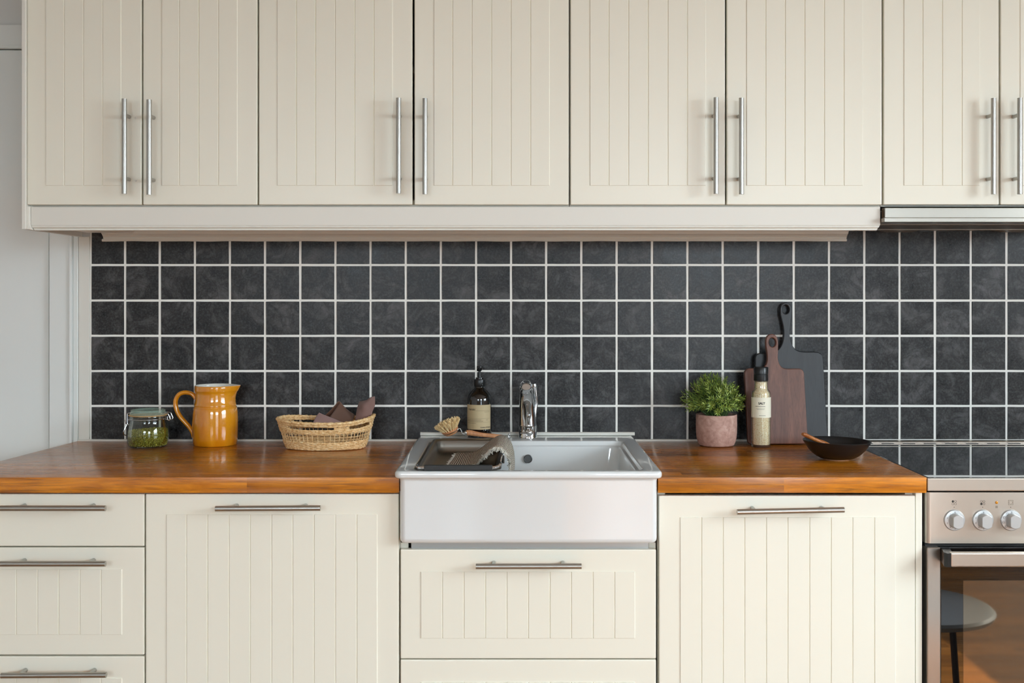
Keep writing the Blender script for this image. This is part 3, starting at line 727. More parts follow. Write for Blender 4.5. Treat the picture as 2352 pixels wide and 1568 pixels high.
for a0, a1, py, h in ((-16, 52, 940.3, .0006), (-70, 52, 958, .0005), (-70, 10, 961.2, .0009), (-70, 18, 964, .0009), (-70, 52, 966.5, .0004), (-70, -15, 968.7, .0008), (32, 44, 961.5, .0008)):
    rule(bcx, by, rl, a0, a1, zz(py), h, lab)

# ---- rinsing tray hung in the sink
tr = thing('sink_tray', 'shallow stainless steel rinsing tray hung across the left of the sink', 'tray', (-.13, -.38, .93))
tx0, tx1, tyf, tyb = -0.2265, -0.0335, -0.641, -0.119
T2 = lambda i, z, r=.024: rrect(tx0 + i, tx1 - i, tyf + i + .012, tyb - i - .019, r, z)
T_ = lambda i, z, r=.022: rrect(tx0 + i, tx1 - i, tyf + i, tyb - i, max(.004, r - i * .3), z)
rings = [T_(.006, ZS + .0012), T_(0, ZS + .0008), T_(-.0012, ZS + .003), T_(0, ZS + .0052), T_(.004, ZS + .0056), T2(.0075, ZS + .0048), T2(.0095, ZS + .002), T2(.012, ZS - .012), T2(.015, .893, .028), T2(.022, .887, .03), T2(.034, .8845, .03), T2(.072, .8838, .03)]
ins = [T2(.0735, .8826, .03), T2(.034, .8833, .03), T2(.0205, .8858, .03), T2(.0140, .892, .028), T2(.0105, ZS - .012), T2(.0082, ZS + .0005), T_(.006, ZS + .0012)]
part('pan', MB().loft(rings, False, True).loft(ins, True, False), M['tray_steel'], tr, ang=60)
mb = MB(); mb.box(X(974, -.647), X(1131, -.647), -.6515, -.637, ZS + .0015, ZS + .013, .0025); part('grip', mb, mat('dark_rubber', (44, 46, 47), 0.7), tr, label='dark rubber grip bar along the front of the tray')
q = MB(); q.tube(smoothpath([(X(1128, -.645), -.645, ZS + .007), (X(1143, -.64), -.643, ZS + .009), (X(1150, -.64), -.628, ZS + .014), (X(1147, -.62), -.60, ZS + .012)], 5), .0034, 10)
q.tube(smoothpath([(X(976, -.645), -.645, ZS + .007), (X(962, -.645), -.643, ZS + .007), (X(957, -.64), -.625, ZS + .009)], 5), .0036, 10); part('handle_end', q, M['chrome'], tr)
q = MB(); q.tube(smoothpath([(X(1143, -.60), -.612, ZS + .004), (X(1146, -.6), -.60, ZS + .02), (X(1149.5, -.58), -.58, ZS + .0285), (X(1152, -.56), -.555, ZS + .02), (X(1152, -.55), -.545, ZS + .003)], 6), .0042, 12); part('side_handle', q, M['black_plastic'], tr)
q = MB(); q.tube(smoothpath([(X(1148, -.60), -.612, ZS + .004), (X(1151, -.6), -.60, ZS + .02), (X(1154, -.58), -.58, ZS + .028), (X(1157, -.56), -.555, ZS + .02), (X(1157, -.55), -.545, ZS + .003)], 6), .0022, 12); part('side_handle', q, M['chrome'], tr)

# ---- dish cloth over the tray
cl = thing('dish_cloth', 'brown and white striped dish cloth with white fringe over the tray edge', 'cloth', (-.07, -.33, .9))
# near edge path and far edge path (left end in the pan, arch, right end down in the basin)
near = smoothpath([(-.1700, -.400, .8875), (-.140, -.412, .8885), (-.112, -.420, .890), (-.093, -.430, .899), (-.080, -.438, .917), (-.066, -.446, .9335), (-.050, -.452, .942), (-.034, -.452, .9405), (-.022, -.452, .928), (-.016, -.452, .912), (-.0145, -.452, .888), (-.015, -.452, .865)], 6)
far = smoothpath([(-.1590, -.165, .8875), (-.135, -.168, .888), (-.110, -.172, .891), (-.088, -.182, .905), (-.066, -.195, .925), (-.048, -.205, .9385), (-.035, -.212, .9405), (-.022, -.222, .935), (-.012, -.235, .922), (-.006, -.250, .905), (-.004, -.26, .885), (-.004, -.27, .862)], 6)
q = MB(); nv = 14; K = len(near); UV = []
def clothpt(i, v):
    p = near[i].lerp(far[i], v)
    w_ = .0022 * math.sin(i * .33 + v * 5) * math.sin(v * 9 + i * .12) + .0012 * noise.noise(Vector((i * .2, v * 6, 1)))
    return Vector((p.x, p.y, p.z + abs(w_)))
for j in range(nv + 1):
    for i in range(K): q.v.append(tuple(clothpt(i, j / nv))); UV.append((i / K * 1.15, j / nv))
for j in range(nv):
    for i in range(K - 1):
        a = j * K + i; q.f.append((a, a + 1, a + 1 + K, a + K))
q.uv = UV
cm = part('woven_cloth', q, M['striped'], cl, ang=80)
so_ = cm.modifiers.new('thickness', 'SOLIDIFY'); so_.thickness = 0.0022; so_.offset = 1
q = MB(); rf = random.Random(3)
def fiber(p, d, l, r=.0007):
    e1 = p + d * l + Vector((rf.uniform(-1, 1), rf.uniform(-1, 1), rf.uniform(-1, 1))) * l * .25
    q.tube([p, (p + e1) / 2 + Vector((rf.uniform(-1, 1), 0, rf.uniform(-1, 1))) * .0012, e1], [r * 1.5, r * 1.3, r * .5], 4)
for i in range(K * 8):
    u = i / 8; i0 = min(K - 2, int(u)); p = near[i0].lerp(near[i0 + 1], u - i0)
    if u < K * .25 and rf.random() < .6: continue
    fiber(Vector((p.x, p.y + .001, p.z + .001)), Vector((rf.uniform(-.3, .3), -1, -.35 if p.z > .92 else .15)).normalized(), rf.uniform(.010, .018), .0010)
for i in range(60):
    p = near[0].lerp(far[0], i / 60); fiber(p + Vector((0, 0, .001)), Vector((-1, rf.uniform(-.2, .2), .2)).normalized(), rf.uniform(.005, .010), .0008)
part('fringe', q, M['fringe'], cl, kind='stuff')

# ---- dish brush
yb = -.088; s_ = FPX / (D + yb)
br = thing('dish_brush', 'wooden dish brush with pale plant bristles lying along the sink back edge', 'brush', (X(1085, yb), yb, ZS))
def bp(px, py, y=yb): return Vector((X(px, y), y, Z(py, y) + .004))
q = MB(); hc = bp(1035, 994.5); ax = (bp(1030, 984) - bp(1036, 1000)); ax.y = -.004; ax.normalize()
sd = Vector((ax.z, 0, -ax.x)).normalized(); fw = ax.cross(sd).normalized()
def disc(r, h, k=36): return [hc + ax * h + (sd * math.cos(2 * PI * j / k) + fw * math.sin(2 * PI * j / k)) * r for j in range(k)]
q.loft([disc(.010, -.0075), disc(.017, -.0062), disc(.0205, -.003), disc(.0215, -.0005), disc(.0195, .0005), disc(.0195, .0016), disc(.0235, .0026), disc(.0245, .006), disc(.023, .0085), disc(.018, .009)]); part('brush_head', q, M['beech'], br)
q = MB(); q.tube([hc + ax * .0012 + (sd * math.cos(a) + fw * math.sin(a)) * .0212 for a in [2 * PI * j / 40 for j in range(40)]], .0011, 6, closed=True)
q.tube(smoothpath([hc + ax * .0012 + sd * .020 + fw * -.004, hc + sd * .028 + ax * -.001, bp(1062, 997.5, yb + .001), bp(1070, 999, yb)], 4), .0014, 8); q.ball(hc + ax * .001 + sd * .0215 - fw * .006, .0028, 2); part('wire_loop', q, M['wire'], br)
q = MB(); rf = random.Random(11)
for ring, nt in ((0.021, 20), (.014, 13), (.006, 6)):
    for k in range(nt):
        a = 2 * PI * k / nt + ring * 40; dr = sd * math.cos(a) + fw * math.sin(a)
        b0 = hc + ax * .008 + dr * ring; sp = ring / .021
        for f_ in range(26):
            o = Vector((rf.uniform(-1, 1), rf.uniform(-1, 1), rf.uniform(-1, 1))) * .0013
            d_ = (ax + dr * (.78 * sp) + Vector((rf.uniform(-1, 1), rf.uniform(-1, 1), rf.uniform(-1, 1))) * .09).normalized()
            q.tube([b0 + o, b0 + o * 1.5 + d_ * rf.uniform(.022, .0265)], [.0006, .0005], 4)
part('bristles', q, M['bristle'], br, kind='stuff')
q = MB(); q.tube([bp(1067.5, 996.5), bp(1069, 996.7), bp(1073, 997.2)], [.0065, .0075, .0072], 20); part('ferrule', q, M['wire'], br)
q = MB(); pts = [bp(1071, 996.8), bp(1076, 996.5), bp(1086, 997.8), bp(1098, 1000), bp(1112, 1001.8), bp(1128, 1003.3), bp(1142, 1005), bp(1150, 1006), bp(1155, 1007), bp(1157.5, 1007.4)]
q.tube(smoothpath(pts, 3), [.0066, .0072, .0076, .0078, .0078, .0076, .0074, .007, .0067, .0064, .0062, .006, .0059, .0058, .0058, .0058, .0059, .006, .0061, .0062, .0062, .0062, .0062, .006, .0056, .0048, .0038, .0022], 20); part('brush_handle', q, M['beech'], br)
q = MB(); q.tube(smoothpath([bp(1156, 1007.4), bp(1164, 1009.3), bp(1169.5, 1008), bp(1170.5, 1002), bp(1168.8, 998.8), bp(1167, 1002), bp(1168.5, 1008)], 5), .0010, 8); part('hanging_hook', q, M['wire'], br)

# ============================================================ JAR
jy = -.118; s_ = FPX / (D + jy); jx = X(340, jy)
def zz(py): return CZ - (py - VY) / s_
jar = thing('glass_jar', 'clip-top glass jar of green beans left of the yellow jug', 'jar', (jx, jy, ZW))
def pr(lst): return [(r / s_, zz(p)) for r, p in lst]
jb = [(36, None)]
z_b = ZW + .0003
prof = [(34 / s_, z_b), (40 / s_, z_b + .0008), (44 / s_, z_b + .005)] + pr([(46.3, 1008), (46.8, 998), (46, 988), (44, 978), (42.2, 971), (41.3, 966), (41.2, 962.5), (43.5, 961.5), (43.8, 958.5), (42, 957), (41.8, 954)])
inn = [(r - .0028, z + .0035) if z < z_b + .02 else (r - .0024, z) for r, z in prof[::-1]]
q = MB(); q.lathe(prof + inn, jx, jy, 64, True, True); part('jar_body', q, M['jar_glass'], jar, ang=60)
q = MB(); q.lathe(pr([(36, 953), (42.2, 953.2), (43, 952.6), (42.2, 951.6), (36, 951.4)]), jx, jy, 56, True, True); part('rubber_seal', q, M['rubber'], jar)
q = MB(); q.lathe(pr([(30, 951.4), (40.5, 951.2), (41, 949), (39.5, 946.5), (38, 944), (38.3, 941.5), (37.2, 940), (33, 940.2), (31, 941.5), (12, 942.2)]), jx, jy, 56); part('jar_lid', q, M['green_glass'], jar, ang=50)
q = MB()
ring = [(jx + 43.9 / s_ * math.cos(2 * PI * j / 60), jy + 43.9 / s_ * math.sin(2 * PI * j / 60), zz(960)) for j in range(60)]
q.tube(ring, .0010, 6, closed=True)
def jp(px, py, dy=0.0): return (X(px, jy), jy + dy, Z(py, jy))
for dy in (-.012, .012):
    q.tube(smoothpath([jp(303, 947, dy), jp(297, 948, dy), jp(296, 953, dy), jp(296.5, 972, dy), jp(300, 974, dy)], 4), .0011, 8)
    q.tube(smoothpath([jp(376, 947.5, dy), jp(388, 948, dy), jp(391, 953, dy), jp(394, 961, dy), jp(391, 964, dy), jp(388, 962, dy), jp(388, 955, dy)], 5), .0012, 8)
q.tube(smoothpath([jp(290, 963, -.012), jp(293, 970, -.016), jp(297, 975, -.014), jp(299, 973, 0), jp(297, 975, .014), jp(290, 963, .012)], 5), .0012, 8)
q.tube(smoothpath([jp(295, 975, -.016), jp(289.5, 990, -.020), jp(289.5, 997, -.012), jp(289.8, 998, .012), jp(295, 975, .016)], 6), .0012, 8)
q.tube([jp(303, 947, -.012), jp(303, 947, .012)], .0011, 8); q.tube([jp(376, 947.5, -.012), jp(376, 947.5, .012)], .0011, 8)
q.tube([jp(383, 961, -.012), jp(392, 963, -.012)], .0014, 8)
part('wire_clasp', q, M['wire'], jar)
q = MB(); rf = random.Random(5)
ico = bmesh.new(); bmesh.ops.create_icosphere(ico, subdivisions=1, radius=1.0); ico.verts.index_update()
iv = [v.co.copy() for v in ico.verts]; if_ = [[v.index for v in f_.verts] for f_ in ico.faces]; ico.free()
def rin(z):
    for (r0, z0), (r1, z1) in zip(prof[1:], prof[2:]):
        if z0 <= z <= z1: return r0 + (r1 - r0) * (z - z0) / (z1 - z0) - .0025
    return 40 / s_
ztop = zz(989)
br_ = .0021
z = z_b + .006
while z < ztop:
    r = rin(z) - br_; k = int(2 * PI * r / (br_ * 2.02))
    for j in range(k):
        a = 2 * PI * (j + .5 * rf.random()) / k
        zt_ = z + rf.uniform(-.0008, .0008); c_ = Vector((jx + r * math.cos(a), jy + r * math.sin(a), zt_)); rr_ = br_ * rf.uniform(.85, 1.05)
        q.add([c_ + v * rr_ for v in iv], if_)
    z += br_ * 1.75
for j in range(900):
    a = rf.uniform(0, 2 * PI); r = math.sqrt(rf.random()) * (rin(ztop) - br_); c_ = Vector((jx + r * math.cos(a), jy + r * math.sin(a), ztop + rf.uniform(-.002, .002) + .002 * math.sin(a + 1)))
    q.add([c_ + v * br_ for v in iv], if_)
q.lathe([(.036, z_b + .0045), (rin(.93) - .006, .915), (rin(ztop) - .005, ztop - .002)], jx, jy, 32)
bo = solo('green_beans', q, M['bean'], 'heap of small dried green beans inside the clip-top jar', 'beans', (jx, jy, ZW + .005), ang=80); bo['kind'] = 'stuff'

# ============================================================ JUG
gy = -.074; s_ = FPX / (D + gy); gxc = X(494.5, gy)
jug = thing('jug', 'glossy ochre yellow stoneware jug with a looped handle', 'jug', (gxc, gy, ZW))
prof = [(46.5, 1027.3), (48.5, 1026), (48, 1022.5), (49, 1019), (50.6, 1004), (51.2, 985), (51.1, 965), (50.4, 948), (49, 938), (47.8, 933.2), (46.6, 932.2), (46.8, 930.8), (47.6, 929.2), (47, 927.5), (45.8, 923), (44.6, 914), (44.2, 905), (44.6, 898.5), (45.4, 897.5), (45.8, 895), (45.9, 888), (45.6, 885.4), (44.6, 884.2), (43.4, 885)]
inner = [(43.2, 890), (43, 905), (43.5, 920), (47, 950), (47, 1010), (40, 1020)]
def jugring(r, py, k=72):
    z = CZ - (py - VY) / s_; u = max(0, min(1, (928 - py) / 44.0)); out = []
    for j in range(k):
        a = 2 * PI * j / k; d = abs((a + PI) % (2 * PI) - PI)
        bump = math.exp(-(d / .34) ** 2) * 13.0 * u ** 1.9
        out.append((gxc + (r + bump) / s_ * math.cos(a), gy + (r + bump * .6) / s_ * math.sin(a), max(z, ZW + .0002)))
    return out
part('jug_body', MB().loft([jugring(r, p) for r, p in prof], True, False), M['ochre'], jug, ang=60)
part('jug_lining', MB().loft([jugring(r, p) for r, p in [(45.4, 884.6), (44.6, 884.0), (43.4, 884.9)] + inner], False, True), M['jug_inner'], jug, ang=60)
q = MB(); hp = lambda px, py: (X(px, gy), gy, Z(py, gy))
hpts = smoothpath([hp(450, 916), hp(446, 909), hp(438, 903), hp(424, 901), hp(411, 906), hp(403.5, 920), hp(405, 938), hp(413, 955), hp(424, 968), hp(434, 979), hp(442, 992), hp(445, 1004)], 5)
q.tube(hpts, [.0078 + .0012 * math.sin(i / len(hpts) * PI) for i in range(len(hpts))], 16, flat=.72)
part('jug_handle', q, M['ochre'], jug, ang=60)

# ============================================================ BASKET
bkx, bky = X(749.5, -.135), -.138
bas = thing('basket', 'oval woven straw basket with open lattice sides holding napkins', 'basket', (bkx, bky, ZW))
RA, RB = .132, .088; HB = .074
def bpt(th, h, out=0.0):
    """h 0..1 up the side"""
    f_ = .80 + .20 * h ** .8; a = RA * f_ + out; b = RB * f_ + out
    top = HB + .010 * math.cos(th) ** 2 * (1 + .25 * math.cos(th + .4)) + .001 * math.sin(3 * th + 1)
    c, s = math.cos(th), math.sin(th); e_ = 2 / 2.35
    return Vector((bkx + a * math.copysign(abs(c) ** e_, c), bky + b * math.copysign(abs(s) ** e_, s), ZW + .002 + top * h))
NS = 62
rows = []
for i, h in enumerate([.02, .062, .104, .146, .188, .23, .27]): rows.append((h, 0, .0022))
for h in (.345, .455, .56): rows.append((h, 1, .0009))
for h in (.605, .645, .685, .725): rows.append((h, 0, .0020))
for h in (.765, .815, .872, .904, .936): rows.append((h, 2, .0019))
def in_slot(th):
    t = math.degrees(th) % 360
    for a, b in ((228, 283), (303, 345), (15, 58), (78, 140)):
        if a < t < b: return True
    return False
wv = MB(); 
def run(h, par, r, a0, a1, wob=.0016, closed=False):
    k = int((a1 - a0) / (2 * PI) * NS * 3) + 1; pts = []
    for i in range(k + (0 if closed else 1)):
        th = a0 + (a1 - a0) * i / k
        pts.append(bpt(th, h + .008 * math.sin(th * 5 + h * 20), wob * math.cos(th * NS / 2 + par * PI)))
    wv.tube(pts, [r * (1 + .25 * math.sin(i * 2.1 + par)) for i in range(len(pts))], 5, closed=closed)
for i, (h, kind, r) in enumerate(rows):
    if kind == 2 and h < .85:
        seg = [(58, 78), (140, 228), (283, 303), (345, 375)]
        for a, b in seg: run(h, i % 2, r, rad(a), rad(b))
    else: run(h, i % 2, r, 0, 2 * PI, closed=True)
part('weft', wv, M['straw'], bas, ang=80, kind='stuff')
st = MB()
for j in range(NS):
    th = 2 * PI * j / NS; hs = [0, .2, .4, .6, .74] + ([] if in_slot(th) else [.85, .93])
    st.tube([bpt(th + .01 * math.sin(j * 3.7) * hh, hh, .0) for hh in hs], .00105, 5)
part('stakes', st, M['straw'], bas, ang=80, kind='stuff')
rim = MB()
for k, (h, o) in enumerate(((.965, .0020), (.99, .0016), (1.0, -.0012), (.97, -.0022))):
    pts = [bpt(2 * PI * i / 252, h + .006 * math.sin(i * .9 + k), o + .0005 * math.sin(i * .75 + k * 2)) for i in range(252)]
    rim.tube(pts, [.0024 * (1 + .28 * math.sin(i * 1.5 + k * 1.7)) for i in range(252)], 6, closed=True)
part('rim', rim, M['straw'], bas, ang=80)
q = MB(); q.loft([[tuple(bpt(2 * PI * j / 60, .0)) for j in range(60)], [(bkx + (p.x - bkx) * .97, bky + (p.y - bky) * .97, ZW + .0006) for p in [bpt(2 * PI * j / 60, 0) for j in range(60)]]]); part('basket_base', q, M['straw'], bas)

# napkins: folded cloth, points given as photo px, depth
def napkin(label, grid, m, th=.0014):
    """grid rows of (px,py,y) lofted into a bent sheet"""
    n_ = len(grid[0]); rows_ = [smoothpath([(X(a, y), y, Z(b, y)) for a, b, y in row], 5) for row in grid]
    cols = list(zip(*rows_)); cols = [smoothpath(c, 5) for c in cols]
    q = MB(); K_ = len(cols[0])
    for c in cols: q.v += [tuple(p + Vector((0, .0012 * noise.noise(p * 60), 0))) for p in c]
    for i in range(len(cols) - 1):
        for j in range(K_ - 1):
            a = i * K_ + j; q.f.append((a, a + 1, a + 1 + K_, a + K_))
    ctr = (bkx, bky, ZW + .02)
    o = solo('napkin', q, m, label, 'napkin', ctr, ang=70, group='napkins in the basket'); s = o.modifiers.new('thickness', 'SOLIDIFY'); s.thickness = th; s.offset = 0
    return o
napkin('dark brown cloth napkin with a folded peak at the back of the basket',
       [[(727, 974, -.10), (745, 972, -.085), (768, 964, -.07), (800, 966, -.06), (818, 965, -.05)],
        [(742, 957, -.10), (757, 949, -.088), (776, 938, -.075), (796, 946, -.068), (816, 954, -.05)],
        [(757, 946, -.085), (768, 932, -.082), (779.5, 921, -.078), (792, 935, -.07), (812, 951, -.055)]], M['napkin_brown'])
napkin('brown cloth napkin sheet lying in front of the dark peaked one',
       [[(757, 958, -.135), (775, 974, -.16), (800, 980, -.17)], [(770, 940, -.10), (790, 952, -.12), (812, 962, -.13)], [(781, 922, -.079), (797, 940, -.09), (815, 952, -.10)]], M['napkin_brown'])
napkin('pinkish brown cloth napkin leaning over the front rim of the basket',
       [[(718, 972, -.20), (740, 978, -.205), (765, 981, -.205), (799, 982, -.195)],
        [(726, 957, -.165), (742, 960, -.175), (765, 968, -.185), (797, 977, -.185)],
        [(733, 947.5, -.145), (745, 953, -.155), (768, 962, -.165), (796, 974.5, -.175)]], M['napkin_pink'])
napkin('mauve brown cloth napkin standing up at the right of the basket',
       [[(814, 975, -.15), (826, 975, -.155), (836, 972, -.15), (851, 966, -.14)],
        [(818, 950, -.13), (834, 948, -.14), (846, 950, -.14), (855, 946, -.13)],
        [(822, 932, -.10), (834, 930, -.125), (848, 934, -.125), (861, 931, -.115)],
        [(826, 922, -.085), (840, 919, -.10), (852, 912, -.105), (861, 910, -.10)]], M['napkin_mauve'])

# ============================================================ PLANT
py_ = -.098; s_ = FPX / (D + py_); pcx = X(1645.5, py_)
def zz(p): return CZ - (p - VY) / s_
pl = thing('potted_plant', 'bushy green rosemary-like plant in a rough pink concrete pot', 'plant', (pcx, py_, ZW))
prof = [(29, 1027), (36, 1024.5), (40, 1020), (43, 1013), (45.3, 1004), (46.4, 992), (46.8, 975), (46.6, 951.5), (46, 950.5), (43.5, 950.5), (43, 952), (43, 962), (30, 963)]
q = MB(); q.lathe([(r / s_, max(zz(p), ZW + .0003)) for r, p in prof], pcx, py_, 56); part('pot', q, M['concrete'], pl)
q = MB(); q.lathe([(42.5 / s_, zz(959)), (38 / s_, zz(956)), (20 / s_, zz(954)), (3 / s_, zz(953))], pcx, py_, 28); part('soil', q, M['soil'], pl)
q = MB(); sq_ = MB(); rf = random.Random(21)
fc = Vector((X(1642, py_), py_ + .004, zz(930)))
def leaf(b, d, up, L, w_):
    sd_ = d.cross(up); sd_ = sd_.normalized() if sd_.length > 1e-4 else Vector((1, 0, 0)); m1 = b + d * L * .45 + up * L * .06; t = b + d * L - up * L * .16
    q.add([b - sd_ * w_ * .3, b + sd_ * w_ * .3, m1 + sd_ * w_ * .5, m1 - sd_ * w_ * .5, t], [(0, 1, 2, 3), (3, 2, 4)])
for k in range(250):
    th = rf.uniform(0, 2 * PI); ph = math.acos(rf.uniform(-.35, 1))
    dr = Vector((math.sin(ph) * math.cos(th), math.sin(ph) * math.sin(th), math.cos(ph)))
    rad_ = rf.uniform(.72, 1.0) if rf.random() < .8 else rf.uniform(.4, .75)
    ex = 1.10 if dr.x < -.5 and -.2 < dr.z < .45 else 1.0
    if dr.x > .2 and dr.z > .6: ex *= .95
    tip = fc + Vector((dr.x * .086 * ex, dr.y * .078, dr.z * .094 if dr.z > 0 else dr.z * .05)) * rad_
    if tip.y > -.012: tip.y = -.012
    rt = math.hypot(tip.x - pcx, tip.y - py_)
    if tip.z < zz(949) and rt < .062: continue
    base_ = Vector((pcx + dr.x * .030 * rf.random(), py_ + dr.y * .030 * rf.random(), zz(956)))
    mid = base_.lerp(tip, .55) + Vector((0, 0, .012)); pts = smoothpath([base_, mid, tip], 5)
    if rad_ > .6: sq_.tube(pts, .0006, 3, cap=False)
    dd = (tip - mid).normalized(); nl = rf.randint(13, 18)
    for j in range(nl):
        u = .45 + .55 * (j + .5) / nl; idx = u * (len(pts) - 1); i0 = min(len(pts) - 2, int(idx)); b = pts[i0].lerp(pts[i0 + 1], idx - i0)
        a = j * 2.4 + k; s1 = dd.cross(Vector((0.1, 1, .2))).normalized(); s2 = dd.cross(s1)
        d = (s1 * math.cos(a) + s2 * math.sin(a) + dd * (.55 + .5 * u)).normalized()
        L = rf.uniform(.011, .019); 
        if (b + d * L).y > -.004: continue
        leaf(b, d, dd, L, rf.uniform(.0019, .0027))
part('foliage', q, M['leaf'], pl, kind='stuff', ang=80); part('stems', sq_, M['stem'], pl, kind='stuff')

# ============================================================ CUTTING BOARDS
def board_poly(out, s=FPX / (D - .05), y=-.05):
    return [(X(a, y), Z(b, y)) for a, b in out]
def arc(cx, cy, r, a0, a1, k=6, ry=None): return [(cx + r * math.cos(rad(a0 + (a1 - a0) * i / k)), cy - (ry or r) * math.sin(rad(a0 + (a1 - a0) * i / k))) for i in range(k + 1)]
def spl(pts, k=5): return [(p.x, p.y) for p in smoothpath([(a, b, 0) for a, b in pts], k)]
def cutting(name, label, outer, hole, y, t, lean, m, cx):
    ang = lean; zb_ = min(p[1] for p in outer); b_ = .0028
    cu = bpy.data.curves.new('slab', 'CURVE'); cu.dimensions = '2D'; cu.fill_mode = 'BOTH'; cu.extrude = t / 2 - b_; cu.bevel_depth = b_; cu.bevel_resolution = 2; cu.offset = -b_
    for pl_ in (outer, hole):
        sp_ = cu.splines.new('POLY'); sp_.points.add(len(pl_) - 1); sp_.use_cyclic_u = True
        for q_, p_ in zip(sp_.points, pl_): q_.co = (p_[0], p_[1], 0, 1)
    to = bpy.data.objects.new('slab', cu); C.objects.link(to)
    me = bpy.data.meshes.new_from_object(to.evaluated_get(bpy.context.evaluated_depsgraph_get())); C.objects.unlink(to); bpy.data.objects.remove(to)
    q = MB(); vs = []
    for v in me.vertices:
        dy, dz = t / 2 - v.co.z, v.co.y - zb_
        vs.append((v.co.x, y + dy * math.cos(ang) + dz * math.sin(ang), ZW + .0004 + dz * math.cos(ang) - dy * math.sin(ang) + t * math.sin(ang)))
    q.add(vs, [list(p_.vertices) for p_ in me.polygons]); bpy.data.meshes.remove(me)
    return solo(name, q, m, label, 'cutting board', (cx, y, ZW), ang=40, group='cutting boards')
blk = (arc(1807, 715, 14, 170, 10, 8, 17) + spl([(1820.5, 725), (1818, 745), (1815, 765), (1816, 785), (1822, 800), (1832, 809), (1848, 812)], 4) + [(1868, 812)] +
       arc(1876, 826, 13.5, 80, 5, 6) + [(1892, 870), (1894, 940), (1897, 1012)] + [(1893, 1019), (1748, 1019), (1742, 1014), (1738, 940), (1734, 840)] + arc(1746, 827, 12, 175, 95, 6) + [(1765, 815)] +
       spl([(1774, 814), (1786, 808), (1795, 796), (1799.5, 780), (1800.5, 762), (1797, 742), (1793.5, 726)], 4))
hol = arc(1806.5, 714.5, 8, 0, 348, 22, 10)
def dedupe(pl):
    out = []
    for p in pl:
        if not out or (abs(p[0] - out[-1][0]) + abs(p[1] - out[-1][1])) > .6: out.append(p)
    return out
yk = -.03
cutting('cutting_board', 'large black wooden cutting board with long handle, leaning behind the walnut one', [(X(a, yk), Z(b, yk)) for a, b in dedupe(blk)], [(X(a, yk), Z(b, yk)) for a, b in hol], -.052, .016, math.radians(4.6), M['black_wood'], X(1815, yk))
wal = (arc(1775.5, 783, 14.5, 172, 8, 8, 17) + spl([(1790.3, 792), (1789.5, 808), (1788.5, 822), (1792, 836), (1800, 844.5), (1812, 846.5)], 4) + [(1830, 846)] + arc(1836, 858, 12, 85, 5, 6) + [(1850, 930), (1852.5, 1008)] +
       arc(1845, 1010, 8, 0, -85, 4) + arc(1724, 1010, 9, -95, -175, 4) + [(1713, 930), (1710.5, 865)] + arc(1723, 858, 12.5, 178, 95, 6) + [(1740, 845.5)] + spl([(1748, 845), (1758, 840), (1763.5, 828), (1763.5, 812), (1761.5, 796)], 4))
hol = arc(1776.5, 786, 8.3, 0, 348, 22, 10.5)
yk = -.075
cutting('cutting_board', 'reddish brown walnut cutting board with round-holed handle, leaning behind the salt grinder', [(X(a, yk), Z(b, yk)) for a, b in dedupe(wal)], [(X(a, yk), Z(b, yk)) for a, b in hol], -.092, .017, math.radians(6.0), M['walnut'], X(1780, yk))

# ============================================================ SALT GRINDER
sy = -.128; s_ = FPX / (D + sy); sxc = X(1748, sy)
def zz(p): return CZ - (p - VY) / s_
sg = thing('salt_grinder', 'slim glass salt grinder with black cap in front of the walnut board', 'salt grinder', (sxc, sy, ZW))
zb0 = ZW + .0003
q = MB(); outp = [(20 / s_, zb0), (21.6 / s_, zb0 + .001)] + [(r / s_, zz(p)) for r, p in ((21.8, 1020), (21.8, 905), (21, 900), (19, 896.5), (16.5, 894), (15.6, 891), (15.6, 873))]
inp = [(r - .0012, z) for r, z in outp[:1:-1]] + [(19 / s_, zz(1020.5))]
q.lathe(outp + inp, sxc, sy, 48); part('bottle_glass', q, M['jar_glass'], sg, ang=60)
q = MB(); q.lathe([(19.6 / s_, zz(1019.5)), (20.4 / s_, zz(1018)), (20.4 / s_, zz(905.5)), (18.6 / s_, zz(900.5)), (15.2 / s_, zz(895.5)), (14.3 / s_, zz(891)), (14.3 / s_, zz(876))], sxc, sy, 40); part('salt', q, M['salt'], sg, ang=60, label='coarse pale salt flecked with brown spice')
q = MB(); q.lathe([(16.2 / s_, zz(873.5)), (16.4 / s_, zz(872.5)), (16.4 / s_, zz(860)), (15.8 / s_, zz(859.3)), (15.8 / s_, zz(858.3)), (16.5 / s_, zz(857.6)), (16.5 / s_, zz(844)), (15.6 / s_, zz(842.5)), (6 / s_, zz(842))], sxc, sy, 48); part('cap', q, M['black_plastic'], sg)
lb = label_surface(sxc, sy, 22.3 / s_, rad(-92), rad(92), zz(957), zz(911), M['cream_label'], sg); rl = 22.5 / s_
lettering('lettering', 'SALT', .0082, wrap(sxc, sy, rl, rad(-9), zz(926.3)), M['ink'], lb, 'CENTER', .00035)
for a0, a1, p, h, m_ in ((-46, 12, 931, .0010, M['ink']), (-42, 10, 936.3, .0006, M['ink_soft']), (-38, 6, 938.3, .0005, M['ink_soft']), (-24, 14, 951.7, .0008, M['ink'])): rule(sxc, sy, rl, a0, a1, zz(p), h, lb, m_)

